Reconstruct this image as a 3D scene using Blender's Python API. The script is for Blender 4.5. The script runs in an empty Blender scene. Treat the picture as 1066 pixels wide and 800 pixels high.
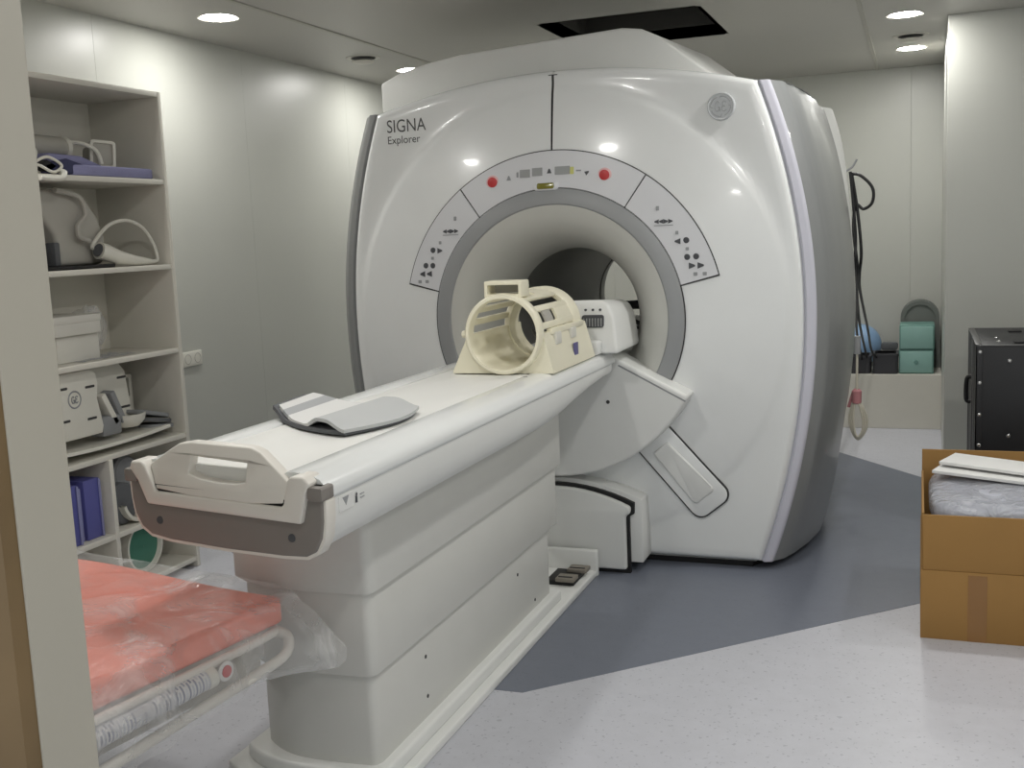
import bpy, bmesh, math, random
from mathutils import Vector, Matrix
from mathutils.geometry import tessellate_polygon
random.seed(7)
S = bpy.context.scene
COL = S.collection
PI = math.pi

# ------------------------------------------------------------------ camera, world, exposure
cam = bpy.data.cameras.new('camera'); camo = bpy.data.objects.new('camera', cam); COL.objects.link(camo)
AX = Vector((0.93535446, 0.00762023, -0.3536297)); AY = Vector((0.35097895, -0.14403381, 0.92523945)); AZ = Vector((-0.0438841, -0.98954343, -0.13739721))
right = Vector((AX[0], AY[0], AZ[0])); down = Vector((AX[1], AY[1], AZ[1])); fwd = Vector((AX[2], AY[2], AZ[2]))
m = Matrix.Identity(4)
for i in range(3):
    m[i][0] = right[i]; m[i][1] = -down[i]; m[i][2] = -fwd[i]
m.translation = Vector((0, 0, 1.45))
camo.matrix_world = m
cam.sensor_width = 36.0; cam.sensor_fit = 'HORIZONTAL'; cam.lens = 36.0 * 1117.735 / 1066
cam.clip_start = 0.05
S.camera = camo
w = bpy.data.worlds.new('world'); S.world = w; w.use_nodes = True
w.node_tree.nodes['Background'].inputs[0].default_value = (0.97, 0.99, 1.0, 1)
w.node_tree.nodes['Background'].inputs[1].default_value = 0.85
S.view_settings.view_transform = 'Standard'; S.view_settings.look = 'None'
S.view_settings.gamma = 1.0; S.view_settings.use_curve_mapping = False
S.view_settings.exposure = 0.08
LAMP = 160.0           # emission of each ceiling lamp
H = 2.52              # ceiling height

# ------------------------------------------------------------------ materials
def lin(c):
    return tuple(((v / 255) / 12.92 if v / 255 <= 0.04045 else ((v / 255 + 0.055) / 1.055) ** 2.4) for v in c)
MATS = {}
def mat(name, rgb, rough=0.5, metal=0.0, coat=0.0, var=0.03, scale=6.0, bump=0.0, bscale=80.0, spec=0.5, emit=0.0):
    """plain surface with a faint procedural mottling and optional fine bump"""
    if name in MATS: return MATS[name]
    M = bpy.data.materials.new(name); M.use_nodes = True
    nt = M.node_tree; b = nt.nodes['Principled BSDF']
    c = lin(rgb)
    tc = nt.nodes.new('ShaderNodeTexCoord')
    n = nt.nodes.new('ShaderNodeTexNoise'); n.inputs['Scale'].default_value = scale; n.inputs['Detail'].default_value = 3
    nt.links.new(tc.outputs['Object'], n.inputs['Vector'])
    r = nt.nodes.new('ShaderNodeValToRGB')
    r.color_ramp.elements[0].position = 0.3; r.color_ramp.elements[1].position = 0.7
    r.color_ramp.elements[0].color = (*[max(0, v * (1 - var)) for v in c], 1)
    r.color_ramp.elements[1].color = (*[min(1, v * (1 + var)) for v in c], 1)
    nt.links.new(n.outputs['Fac'], r.inputs['Fac']); nt.links.new(r.outputs['Color'], b.inputs['Base Color'])
    b.inputs['Roughness'].default_value = rough; b.inputs['Metallic'].default_value = metal
    b.inputs['Coat Weight'].default_value = coat; b.inputs['Coat Roughness'].default_value = 0.06
    b.inputs['Specular IOR Level'].default_value = spec
    if bump:
        n2 = nt.nodes.new('ShaderNodeTexNoise'); n2.inputs['Scale'].default_value = bscale; n2.inputs['Detail'].default_value = 4
        nt.links.new(tc.outputs['Object'], n2.inputs['Vector'])
        bp = nt.nodes.new('ShaderNodeBump'); bp.inputs['Strength'].default_value = bump; bp.inputs['Distance'].default_value = 0.01
        nt.links.new(n2.outputs['Fac'], bp.inputs['Height']); nt.links.new(bp.outputs['Normal'], b.inputs['Normal'])
    if emit:
        b.inputs['Emission Color'].default_value = (1.0, 0.985, 0.95, 1); b.inputs['Emission Strength'].default_value = emit
    MATS[name] = M
    return M

WHITE = mat('gloss_white_plastic', (233, 235, 234), 0.22, coat=0.25, var=0.01)
OFFW = mat('satin_white_plastic', (228, 229, 226), 0.38, var=0.012)
WARMW = mat('warm_white_plastic', (224, 220, 212), 0.4, var=0.012)
COLUMN = mat('column_plastic', (212, 212, 207), 0.42, var=0.012)
PANELW = mat('console_plastic', (218, 219, 222), 0.35, var=0.01)
RINGG = mat('ring_grey', (150, 152, 153), 0.4, var=0.01)
SIDEG = mat('side_grey', (134, 136, 136), 0.32, coat=0.3, var=0.015)
TRIML = mat('trim_lit', (205, 205, 216), 0.25, coat=0.3, var=0.01)  # light grey trim with its reflected light mixed into the colour
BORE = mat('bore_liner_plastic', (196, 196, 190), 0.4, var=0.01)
BOREIN = mat('bore_tube_shaded', (120, 120, 116), 0.5, var=0.02)  # white-grey plastic darkened, the bore's shade put into its colour
DARK = mat('seam_dark', (62, 62, 62), 0.6, var=0.02)
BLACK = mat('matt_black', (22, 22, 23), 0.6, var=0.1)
RUBBER = mat('cable_black', (26, 26, 28), 0.45, var=0.1)
GREYEND = mat('table_end_grey', (130, 125, 120), 0.5, var=0.02)
PADTOP = mat('tabletop_mat', (228, 228, 224), 0.5, var=0.012, bump=0.05, bscale=300)
CREAM = mat('cream_plastic', (236, 231, 208), 0.38, var=0.02)
COILG = mat('coil_grey', (176, 173, 165), 0.5, var=0.04)
COILW = mat('coil_white', (222, 220, 210), 0.45, var=0.03)
FOAMG = mat('foam_grey', (140, 142, 144), 0.85, var=0.06, bump=0.3, bscale=200)
FOAMD = mat('foam_dark', (98, 100, 103), 0.9, var=0.08, bump=0.3, bscale=200)
FABL = mat('fabric_lavender', (136, 136, 172), 0.8, var=0.05, bump=0.2, bscale=150)
FABN = mat('fabric_navy', (58, 60, 92), 0.85, var=0.05, bump=0.2, bscale=150)
BINDER = mat('binder_blue', (92, 94, 160), 0.45, var=0.05)
BINDERL = mat('binder_edge', (140, 142, 186), 0.5, var=0.04)
PAPER = mat('paper_white', (222, 222, 220), 0.75, var=0.03)
CARTONW = mat('white_carton', (214, 212, 204), 0.7, var=0.04)
SHELF = mat('shelf_laminate', (215, 212, 202), 0.5, var=0.015)
METALW = mat('white_powder_coat', (226, 222, 214), 0.35, var=0.02)
TEAL = mat('teal_plastic', (138, 176, 168), 0.35, var=0.04)
TEALD = mat('teal_edge', (104, 144, 136), 0.4, var=0.04)
BALL = mat('ball_blue', (142, 174, 210), 0.4, var=0.03)
BIN = mat('bin_charcoal', (56, 56, 60), 0.55, var=0.06)
ARCH = mat('grey_foam_arch', (108, 112, 108), 0.8, var=0.05)
CASEB = mat('flight_case_black', (24, 25, 28), 0.5, var=0.15, bump=0.05, bscale=400)
CASEE = mat('case_edge_metal', (92, 92, 92), 0.4, metal=0.7, var=0.05)
RIVET = mat('rivet_steel', (200, 200, 198), 0.25, metal=0.9)
TAN = mat('pedal_grey', (128, 122, 112), 0.6, var=0.05)
RED = mat('stop_red', (196, 60, 62), 0.35, var=0.02)
REDH = mat('stop_ring', (232, 190, 190), 0.4, var=0.02)
OLIVE = mat('laser_window', (122, 118, 40), 0.2, coat=0.5, var=0.05)
YELLOW = mat('yellow_mark', (206, 206, 120), 0.4)
LCD = mat('display_grey', (158, 160, 160), 0.3, var=0.03)
BTN = mat('button_charcoal', (74, 76, 80), 0.5, var=0.03)
BTNL = mat('button_grey', (150, 152, 154), 0.5, var=0.03)
INK = mat('letter_grey', (84, 84, 84), 0.5)
BADGE = mat('badge_silver', (200, 203, 205), 0.35, metal=0.0, var=0.03)
BADGEL = mat('badge_script', (168, 171, 173), 0.3)
GREEN = mat('green_plastic', (70, 128, 108), 0.4, var=0.05)
PINK = mat('cable_pink', (190, 130, 134), 0.6)
CABLEW = mat('cable_white', (205, 200, 184), 0.5)
CORAL = mat('coral_vinyl', (240, 136, 114), 0.45, var=0.05, scale=4, bump=0.1, bscale=20)
PURPLE = mat('tag_purple', (96, 92, 138), 0.6)
BROWN = mat('door_wood', (112, 92, 62), 0.5, var=0.25, scale=3)
JAMB = mat('door_frame_paint', (178, 174, 162), 0.45, var=0.01)
LAMPM = mat('lamp_diffuser', (255, 255, 250), 0.4, emit=LAMP)
VENTM = mat('vent_paint', (205, 202, 194), 0.5)

def wall_material():
    M = bpy.data.materials.new('wall_panels'); M.use_nodes = True
    nt = M.node_tree; b = nt.nodes['Principled BSDF']
    tc = nt.nodes.new('ShaderNodeTexCoord')
    n = nt.nodes.new('ShaderNodeTexNoise'); n.inputs['Scale'].default_value = 1.2; n.inputs['Detail'].default_value = 2
    nt.links.new(tc.outputs['Object'], n.inputs['Vector'])
    r = nt.nodes.new('ShaderNodeValToRGB')
    r.color_ramp.elements[0].color = (*lin((184, 185, 178)), 1); r.color_ramp.elements[1].color = (*lin((191, 192, 185)), 1)
    nt.links.new(n.outputs['Fac'], r.inputs['Fac']); nt.links.new(r.outputs['Color'], b.inputs['Base Color'])
    b.inputs['Roughness'].default_value = 0.36
    # gentle waviness of the sheet metal panels
    n2 = nt.nodes.new('ShaderNodeTexNoise'); n2.inputs['Scale'].default_value = 1.6; n2.inputs['Detail'].default_value = 1
    nt.links.new(tc.outputs['Object'], n2.inputs['Vector'])
    bp = nt.nodes.new('ShaderNodeBump'); bp.inputs['Strength'].default_value = 0.12; bp.inputs['Distance'].default_value = 0.06
    nt.links.new(n2.outputs['Fac'], bp.inputs['Height']); nt.links.new(bp.outputs['Normal'], b.inputs['Normal'])
    return M
WALL = wall_material()
CEIL = mat('ceiling_panels', (184, 182, 176), 0.42, var=0.02, scale=1.0)
CEILT = mat('ceiling_joint', (176, 174, 166), 0.5)
SHAFT = mat('shaft_dark', (74, 73, 70), 0.7)

def floor_material(name, base, dots, amount):
    M = bpy.data.materials.new(name); M.use_nodes = True
    nt = M.node_tree; b = nt.nodes['Principled BSDF']
    tc = nt.nodes.new('ShaderNodeTexCoord')
    n = nt.nodes.new('ShaderNodeTexNoise'); n.inputs['Scale'].default_value = 14; n.inputs['Detail'].default_value = 8; n.inputs['Roughness'].default_value = 0.75
    v = nt.nodes.new('ShaderNodeTexVoronoi'); v.inputs['Scale'].default_value = 26
    v2 = nt.nodes.new('ShaderNodeTexNoise'); v2.inputs['Scale'].default_value = 60; v2.inputs['Detail'].default_value = 2
    for q in (n, v, v2): nt.links.new(tc.outputs['Object'], q.inputs['Vector'])
    r = nt.nodes.new('ShaderNodeValToRGB')
    r.color_ramp.elements[0].position = 0.3; r.color_ramp.elements[1].position = 0.7
    r.color_ramp.elements[0].color = (*[x * 0.95 for x in lin(base)], 1); r.color_ramp.elements[1].color = (*[x * 1.04 for x in lin(base)], 1)
    nt.links.new(n.outputs['Fac'], r.inputs['Fac'])
    t = nt.nodes.new('ShaderNodeMath'); t.operation = 'LESS_THAN'; t.inputs[1].default_value = 0.10
    nt.links.new(v.outputs['Distance'], t.inputs[0])
    t2 = nt.nodes.new('ShaderNodeMath'); t2.operation = 'GREATER_THAN'; t2.inputs[1].default_value = 0.66
    nt.links.new(v2.outputs['Fac'], t2.inputs[0])
    mx = nt.nodes.new('ShaderNodeMath'); mx.operation = 'MAXIMUM'
    nt.links.new(t.outputs[0], mx.inputs[0]); nt.links.new(t2.outputs[0], mx.inputs[1])
    sc = nt.nodes.new('ShaderNodeMath'); sc.operation = 'MULTIPLY'; sc.inputs[1].default_value = amount
    nt.links.new(mx.outputs[0], sc.inputs[0])
    mix = nt.nodes.new('ShaderNodeMix'); mix.data_type = 'RGBA'
    nt.links.new(sc.outputs[0], mix.inputs[0]); nt.links.new(r.outputs['Color'], mix.inputs[6]); mix.inputs[7].default_value = (*lin(dots), 1)
    nt.links.new(mix.outputs[2], b.inputs['Base Color'])
    b.inputs['Roughness'].default_value = 0.38
    return M
FLOORL = floor_material('vinyl_light', (196, 197, 204), (140, 142, 152), 0.45)
FLOORD = floor_material('vinyl_slate', (114, 119, 131), (92, 96, 108), 0.25)

def cardboard():
    M = bpy.data.materials.new('brown_cardboard'); M.use_nodes = True
    nt = M.node_tree; b = nt.nodes['Principled BSDF']
    tc = nt.nodes.new('ShaderNodeTexCoord')
    wv = nt.nodes.new('ShaderNodeTexWave'); wv.inputs['Scale'].default_value = 60; wv.inputs['Distortion'].default_value = 0.5
    n = nt.nodes.new('ShaderNodeTexNoise'); n.inputs['Scale'].default_value = 5
    nt.links.new(tc.outputs['Object'], wv.inputs['Vector']); nt.links.new(tc.outputs['Object'], n.inputs['Vector'])
    r = nt.nodes.new('ShaderNodeValToRGB')
    r.color_ramp.elements[0].color = (*lin((146, 110, 58)), 1); r.color_ramp.elements[1].color = (*lin((160, 121, 66)), 1)
    nt.links.new(n.outputs['Fac'], r.inputs['Fac']); nt.links.new(r.outputs['Color'], b.inputs['Base Color'])
    b.inputs['Roughness'].default_value = 0.75
    bp = nt.nodes.new('ShaderNodeBump'); bp.inputs['Strength'].default_value = 0.05
    nt.links.new(wv.outputs['Fac'], bp.inputs['Height']); nt.links.new(bp.outputs['Normal'], b.inputs['Normal'])
    return M
CARD = cardboard()
TAPE = mat('packing_tape', (140, 102, 58), 0.25, var=0.02)

def film(name, tint, clear, scale=9.0, strength=0.6):
    """thin clear polythene: mostly see-through, with wrinkled glossy glints"""
    M = bpy.data.materials.new(name); M.use_nodes = True
    nt = M.node_tree
    for q in list(nt.nodes): nt.nodes.remove(q)
    out = nt.nodes.new('ShaderNodeOutputMaterial')
    tr = nt.nodes.new('ShaderNodeBsdfTransparent'); tr.inputs[0].default_value = (0.97, 0.97, 0.97, 1)
    gl = nt.nodes.new('ShaderNodeBsdfPrincipled'); gl.inputs['Base Color'].default_value = (*lin(tint), 1); gl.inputs['Roughness'].default_value = 0.12
    mx = nt.nodes.new('ShaderNodeMixShader')
    tc = nt.nodes.new('ShaderNodeTexCoord')
    n = nt.nodes.new('ShaderNodeTexNoise'); n.inputs['Scale'].default_value = scale; n.inputs['Detail'].default_value = 5; n.inputs['Distortion'].default_value = 1.2
    nt.links.new(tc.outputs['Object'], n.inputs['Vector'])
    bp = nt.nodes.new('ShaderNodeBump'); bp.inputs['Strength'].default_value = strength; bp.inputs['Distance'].default_value = 0.03
    nt.links.new(n.outputs['Fac'], bp.inputs['Height']); nt.links.new(bp.outputs['Normal'], gl.inputs['Normal'])
    r = nt.nodes.new('ShaderNodeMapRange'); r.inputs[1].default_value = 0.45; r.inputs[2].default_value = 0.75
    r.inputs[3].default_value = 1 - clear; r.inputs[4].default_value = min(1, 1 - clear + 0.3)
    nt.links.new(n.outputs['Fac'], r.inputs[0])
    nt.links.new(r.outputs[0], mx.inputs[0]); nt.links.new(tr.outputs[0], mx.inputs[1]); nt.links.new(gl.outputs[0], mx.inputs[2])
    nt.links.new(mx.outputs[0], out.inputs['Surface'])
    return M
FILM = film('clear_polythene', (236, 236, 236), 0.80, scale=6.0, strength=1.0)
FILM2 = film('bag_polythene', (205, 208, 216), 0.55, scale=16, strength=0.9)
BAGGED = mat('bagged_grey', (178, 180, 192), 0.18, var=0.22, scale=10, bump=0.5, bscale=14)

def label_material():
    M = bpy.data.materials.new('printed_label'); M.use_nodes = True
    nt = M.node_tree; b = nt.nodes['Principled BSDF']
    tc = nt.nodes.new('ShaderNodeTexCoord')
    br = nt.nodes.new('ShaderNodeTexBrick'); br.inputs['Scale'].default_value = 26
    br.inputs['Color1'].default_value = (*lin((206, 208, 214)), 1); br.inputs['Color2'].default_value = (*lin((112, 116, 142)), 1); br.inputs['Mortar'].default_value = (*lin((214, 214, 214)), 1)
    br.inputs['Mortar Size'].default_value = 0.06
    nt.links.new(tc.outputs['Object'], br.inputs['Vector']); nt.links.new(br.outputs['Color'], b.inputs['Base Color'])
    return M
LABEL = label_material()

# ------------------------------------------------------------------ mesh helpers
def box(x0, x1, y0, y1, z0, z1, bev=0.0, seg=2, bm=None):
    nb = bmesh.new()
    vs = [nb.verts.new((x, y, z)) for x in (x0, x1) for y in (y0, y1) for z in (z0, z1)]
    for f in ((0, 1, 3, 2), (4, 6, 7, 5), (0, 4, 5, 1), (2, 3, 7, 6), (0, 2, 6, 4), (1, 5, 7, 3)):
        nb.faces.new([vs[i] for i in f])
    if bev: bmesh.ops.bevel(nb, geom=list(nb.edges), offset=bev, segments=seg, affect='EDGES', profile=0.5, clamp_overlap=True)
    bmesh.ops.recalc_face_normals(nb, faces=nb.faces)
    return nb if bm is None else merge(bm, nb)

def merge(bm, other):
    me = bpy.data.meshes.new('tmp'); other.to_mesh(me); bm.from_mesh(me); bpy.data.meshes.remove(me); other.free()
    return bm

def xf(bm, mtx):
    bmesh.ops.transform(bm, matrix=mtx, verts=bm.verts); return bm

def smooth_path(pts, n=8, closed=False):
    P = [Vector(p) for p in pts]; out = []
    N = len(P)
    rng = range(N if closed else N - 1)
    for i in rng:
        if closed: a, b, c, d = P[i - 1], P[i], P[(i + 1) % N], P[(i + 2) % N]
        else: a, b, c, d = P[max(i - 1, 0)], P[i], P[i + 1], P[min(i + 2, N - 1)]
        for k in range(n):
            t = k / n
            out.append(0.5 * ((2 * b) + (c - a) * t + (2 * a - 5 * b + 4 * c - d) * t * t + (3 * b - a - 3 * c + d) * t ** 3))
    if not closed: out.append(P[-1])
    return out

def tube(pts, r, seg=10, closed=False, bm=None):
    bm = bm or bmesh.new()
    pts = [Vector(p) for p in pts]; N = len(pts); rings = []
    up = Vector((0, 0, 1)); prev = None
    for i, p in enumerate(pts):
        if closed: t = pts[(i + 1) % N] - pts[i - 1]
        else: t = pts[min(i + 1, N - 1)] - pts[max(i - 1, 0)]
        t.normalize()
        if prev is None:
            ref = up if abs(t.dot(up)) < 0.9 else Vector((1, 0, 0)); a = t.cross(ref).normalized()
        else:
            a = (prev - t * prev.dot(t)).normalized()
        prev = a; b = t.cross(a)
        rr = r[i] if isinstance(r, (list, tuple)) else r
        rings.append([bm.verts.new(p + (a * math.cos(2 * PI * k / seg) + b * math.sin(2 * PI * k / seg)) * rr) for k in range(seg)])
    for i in range(N if closed else N - 1):
        A, B = rings[i], rings[(i + 1) % N]
        for k in range(seg): bm.faces.new((A[k], A[(k + 1) % seg], B[(k + 1) % seg], B[k]))
    if not closed:
        bm.faces.new(rings[0][::-1]); bm.faces.new(rings[-1])
    bmesh.ops.recalc_face_normals(bm, faces=bm.faces)
    return bm

def lathe(profile, axis_o, axis='Y', seg=64, bm=None, a0=0.0, a1=2 * PI, caps=False):
    """profile: list of (r, t) t along axis"""
    bm = bm or bmesh.new(); full = abs(a1 - a0 - 2 * PI) < 1e-6
    ns = seg if full else seg + 1
    O = Vector(axis_o); rows = []
    for r, t in profile:
        row = []
        for k in range(ns):
            a = a0 + (a1 - a0) * k / seg
            c, s = r * math.cos(a), r * math.sin(a)
            p = {'Y': Vector((c, t, s)), 'Z': Vector((c, s, t)), 'X': Vector((t, c, s))}[axis]
            row.append(bm.verts.new(O + p))
        rows.append(row)
    for A, B in zip(rows, rows[1:]):
        for k in range(seg if full else seg):
            j = (k + 1) % ns
            if not full and k + 1 >= ns: continue
            bm.faces.new((A[k], A[j], B[j], B[k]))
    if caps:
        for row in (rows[0], rows[-1]):
            bm.faces.new(row)
    bmesh.ops.remove_doubles(bm, verts=bm.verts, dist=1e-6)
    bmesh.ops.recalc_face_normals(bm, faces=bm.faces)
    return bm

def prism(outer, f0, f1, holes=(), bev=0.0, seg=2, bm=None):
    """solid between two mapped copies of a 2-D outline with holes"""
    nb = bmesh.new()
    loops = [list(outer)] + [list(h) for h in holes]
    flat = [p for l in loops for p in l]
    A = [nb.verts.new(f0(*p)) for p in flat]; B = [nb.verts.new(f1(*p)) for p in flat]
    if holes:
        tris = tessellate_polygon([[Vector((p[0], p[1], 0)) for p in l] for l in loops])
        for t in tris:
            nb.faces.new([A[i] for i in t]); nb.faces.new([B[i] for i in reversed(t)])
    else:
        nb.faces.new(A); nb.faces.new(B[::-1])
    k = 0; rim = []
    for l in loops:
        n = len(l)
        for i in range(n):
            a, b = k + i, k + (i + 1) % n
            nb.faces.new((A[a], A[b], B[b], B[a]))
        k += n
    bmesh.ops.recalc_face_normals(nb, faces=nb.faces)
    if bev:
        es = [e for e in nb.edges if len(e.link_faces) == 2 and e.calc_face_angle(0) > 0.6]
        bmesh.ops.bevel(nb, geom=es, offset=bev, segments=seg, affect='EDGES', profile=0.5, clamp_overlap=True)
        bmesh.ops.recalc_face_normals(nb, faces=nb.faces)
    return nb if bm is None else merge(bm, nb)

def grid(nu, nv, f, bm=None, thick=0.0, wrap_u=False):
    """surface f(i/nu, j/nv); thick > 0 closes it into a slab (offset along -normal)"""
    nb = bmesh.new()
    cu = nu if wrap_u else nu + 1
    V = [[nb.verts.new(f(i / nu, j / nv)) for j in range(nv + 1)] for i in range(cu)]
    uv = nb.loops.layers.uv.new('UVMap')
    for i in range(nu):
        for j in range(nv):
            i2 = (i + 1) % cu
            fc = nb.faces.new((V[i][j], V[i2][j], V[i2][j + 1], V[i][j + 1]))
            for lp, c in zip(fc.loops, ((i, j), (i + 1, j), (i + 1, j + 1), (i, j + 1))): lp[uv].uv = (c[0] / nu, c[1] / nv)
    if thick:
        bmesh.ops.recalc_face_normals(nb, faces=nb.faces)
        nb.normal_update()
        bmesh.ops.solidify(nb, geom=list(nb.faces), thickness=thick)
        bmesh.ops.recalc_face_normals(nb, faces=nb.faces)
    return nb if bm is None else merge(bm, nb)

def rrect(a0, a1, b0, b1, r, n=5):
    out = []
    for cx, cy, s in ((a1 - r, b1 - r, 0), (a0 + r, b1 - r, 1), (a0 + r, b0 + r, 2), (a1 - r, b0 + r, 3)):
        for k in range(n + 1):
            a = (s + k / n) * PI / 2; out.append((cx + r * math.cos(a), cy + r * math.sin(a)))
    return out

# ------------------------------------------------------------------ object helpers
WM = {}
def link_mesh(name, bm, material, M, parent=None, smooth=35):
    bm.verts.ensure_lookup_table()
    bmesh.ops.transform(bm, matrix=M.inverted(), verts=bm.verts)
    me = bpy.data.meshes.new(name); bm.to_mesh(me); bm.free()
    if smooth:
        for p in me.polygons: p.use_smooth = True
        me.set_sharp_from_angle(angle=math.radians(smooth))
    me.materials.append(material)
    o = bpy.data.objects.new(name, me); COL.objects.link(o)
    if parent is not None: o.parent = parent
    else: o.matrix_world = M
    WM[o.name] = M
    return o
def thing(name, label, cat, loc=(0, 0, 0), rotz=0.0, group=None):
    o = bpy.data.objects.new(name, None); COL.objects.link(o); o.empty_display_size = 0.1
    o.location = loc; o.rotation_euler = (0, 0, rotz)
    o['label'] = label; o['category'] = cat
    if group: o['group'] = group
    WM[o.name] = Matrix.Translation(Vector(loc)) @ Matrix.Rotation(rotz, 4, 'Z')
    return o
def part(name, bm, material, parent, local=False, smooth=35, label=None):
    M = WM[parent.name]
    if local: xf(bm, M)
    o = link_mesh(name, bm, material, M, parent, smooth)
    if label: o['label'] = label
    return o
def single(name, bm, material, label, cat, group=None, smooth=35):
    xs = [v.co for v in bm.verts]
    lo = Vector((min(c[i] for c in xs) for i in range(3))); hi = Vector((max(c[i] for c in xs) for i in range(3)))
    M = Matrix.Translation(((lo.x + hi.x) / 2, (lo.y + hi.y) / 2, lo.z))
    o = link_mesh(name, bm, material, M, None, smooth)
    o['label'] = label; o['category'] = cat
    if group: o['group'] = group
    return o
def struct(name, bm, material, parent=None, smooth=0):
    if parent: return part(name, bm, material, parent, smooth=smooth)
    o = link_mesh(name, bm, material, Matrix.Identity(4), None, smooth); o['kind'] = 'structure'
    return o
def dup(root, loc, label, rotz=None):
    r = root.copy(); COL.objects.link(r); r.location = loc; r['label'] = label
    if rotz is not None: r.rotation_euler = (0, 0, rotz)
    for ch in list(root.children):
        c = ch.copy(); COL.objects.link(c); c.parent = r
        for g in list(ch.children):
            d = g.copy(); COL.objects.link(d); d.parent = c
    return r
def text_bm(s, size, xscale=1.0, spacing=1.0):
    cu = bpy.data.curves.new('t', 'FONT'); cu.body = s; cu.size = size; cu.space_character = spacing; cu.resolution_u = 4
    o = bpy.data.objects.new('t', cu); COL.objects.link(o)
    dg = bpy.context.evaluated_depsgraph_get(); me = bpy.data.meshes.new_from_object(o.evaluated_get(dg))
    bpy.data.objects.remove(o); bm = bmesh.new(); bm.from_mesh(me); bpy.data.meshes.remove(me); bpy.data.curves.remove(cu)
    for v in bm.verts: v.co.x *= xscale
    return bm      # lies in local XY, z = 0

# ================================================================== the room
WX = -3.5            # left wall face
YB = 8.45            # back wall face
struct('floor', box(WX - 0.2, 2.2, -0.6, YB + 0.2, -0.1, 0), FLOORL)
pts = [(-1.85, 3.03), (-1.175, 3.045), (0.40, 4.56), (0.40, 5.83), (-0.485, 6.97), (-1.0, 7.45), (-2.0, 7.45), (-3.2, 5.9), (-3.2, 4.3)]
struct('floor_inlay', prism(pts, lambda a, b: (a, b, -0.02), lambda a, b: (a, b, 0.0015)), FLOORD)
hx0, hx1, hy0, hy1 = -1.84, -1.03, 5.45, 6.3      # dark-lined opening cut above the scanner
cb = box(WX - 0.2, hx0, -0.6, YB + 0.2, H, H + 0.06)
box(hx1, 2.2, -0.6, YB + 0.2, H, H + 0.06, bm=cb); box(hx0, hx1, -0.6, hy0, H, H + 0.06, bm=cb); box(hx0, hx1, hy1, YB + 0.2, H, H + 0.06, bm=cb)
struct('ceiling', cb, CEIL)
sb = box(hx0 - 0.02, hx0, hy0, hy1, H, H + 0.5); box(hx1, hx1 + 0.02, hy0, hy1, H, H + 0.5, bm=sb)
box(hx0, hx1, hy0 - 0.02, hy0, H, H + 0.5, bm=sb); box(hx0, hx1, hy1, hy1 + 0.02, H, H + 0.5, bm=sb); box(hx0 - 0.02, hx1 + 0.02, hy0 - 0.02, hy1 + 0.02, H + 0.5, H + 0.52, bm=sb)
struct('ceiling_shaft', sb, SHAFT)
for i, x in enumerate((-2.82, -0.29)):
    struct(f'trim_{i+1}', box(x - 0.012, x + 0.012, -0.6, YB, H - 0.006, H + 0.01, 0.002), CEILT)
# walls in sheet panels with narrow joints
def panelled(name, spans, mk):
    bm = bmesh.new()
    for a, b in spans: merge(bm, mk(a + 0.0005, b - 0.0005))
    struct(name, bm, WALL)
struct('wall_left_backing', box(WX - 0.2, WX - 0.012, -0.6, YB + 0.2, 0, H), CEIL)
panelled('wall_left', [(-0.6, 0.6), (0.6, 1.75), (1.75, 2.9), (2.9, 4.05), (4.05, 5.2), (5.2, 6.35), (6.35, 7.5), (7.5, YB)], lambda a, b: box(WX - 0.02, WX, a, b, 0, H, 0.0004))
panelled('wall_back', [(WX, -2.3), (-2.3, -1.15), (-1.15, -0.06), (-0.06, 0.1565)], lambda a, b: box(a, b, YB, YB + 0.2, 0, H, 0.0004))
struct('wall_right', prism([(0.138, 6.45), (2.2, 6.45), (2.2, YB), (0.155, YB)], lambda a, b: (a, b, 0), lambda a, b: (a, b, H), bev=0.002), WALL)
struct('wall_side', box(1.9, 2.1, -0.6, 6.45, 0, H), WALL)
struct('wall_front', box(WX, -1.17, 1.05, 1.14, 0, H), WALL)
struct('door_1', box(-1.17, -1.1, 1.046, 1.145, 0, H, 0.002), JAMB)
struct('trim_3', prism([(-1.32, 0.99), (-1.32, 1.046), (-1.103, 1.046), (-1.103, 1.02), (-1.16, 1.0), (-1.19, 0.985), (-1.24, 1.0), (-1.28, 0.985)], lambda a, b: (a, b, 0), lambda a, b: (a, b, H)), BROWN)
struct('baseboard_back', box(WX, 0.1505, 7.80, YB, 0, 0.38, 0.004), mat('plinth_white', (206, 203, 193), 0.45, var=0.02))

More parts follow.
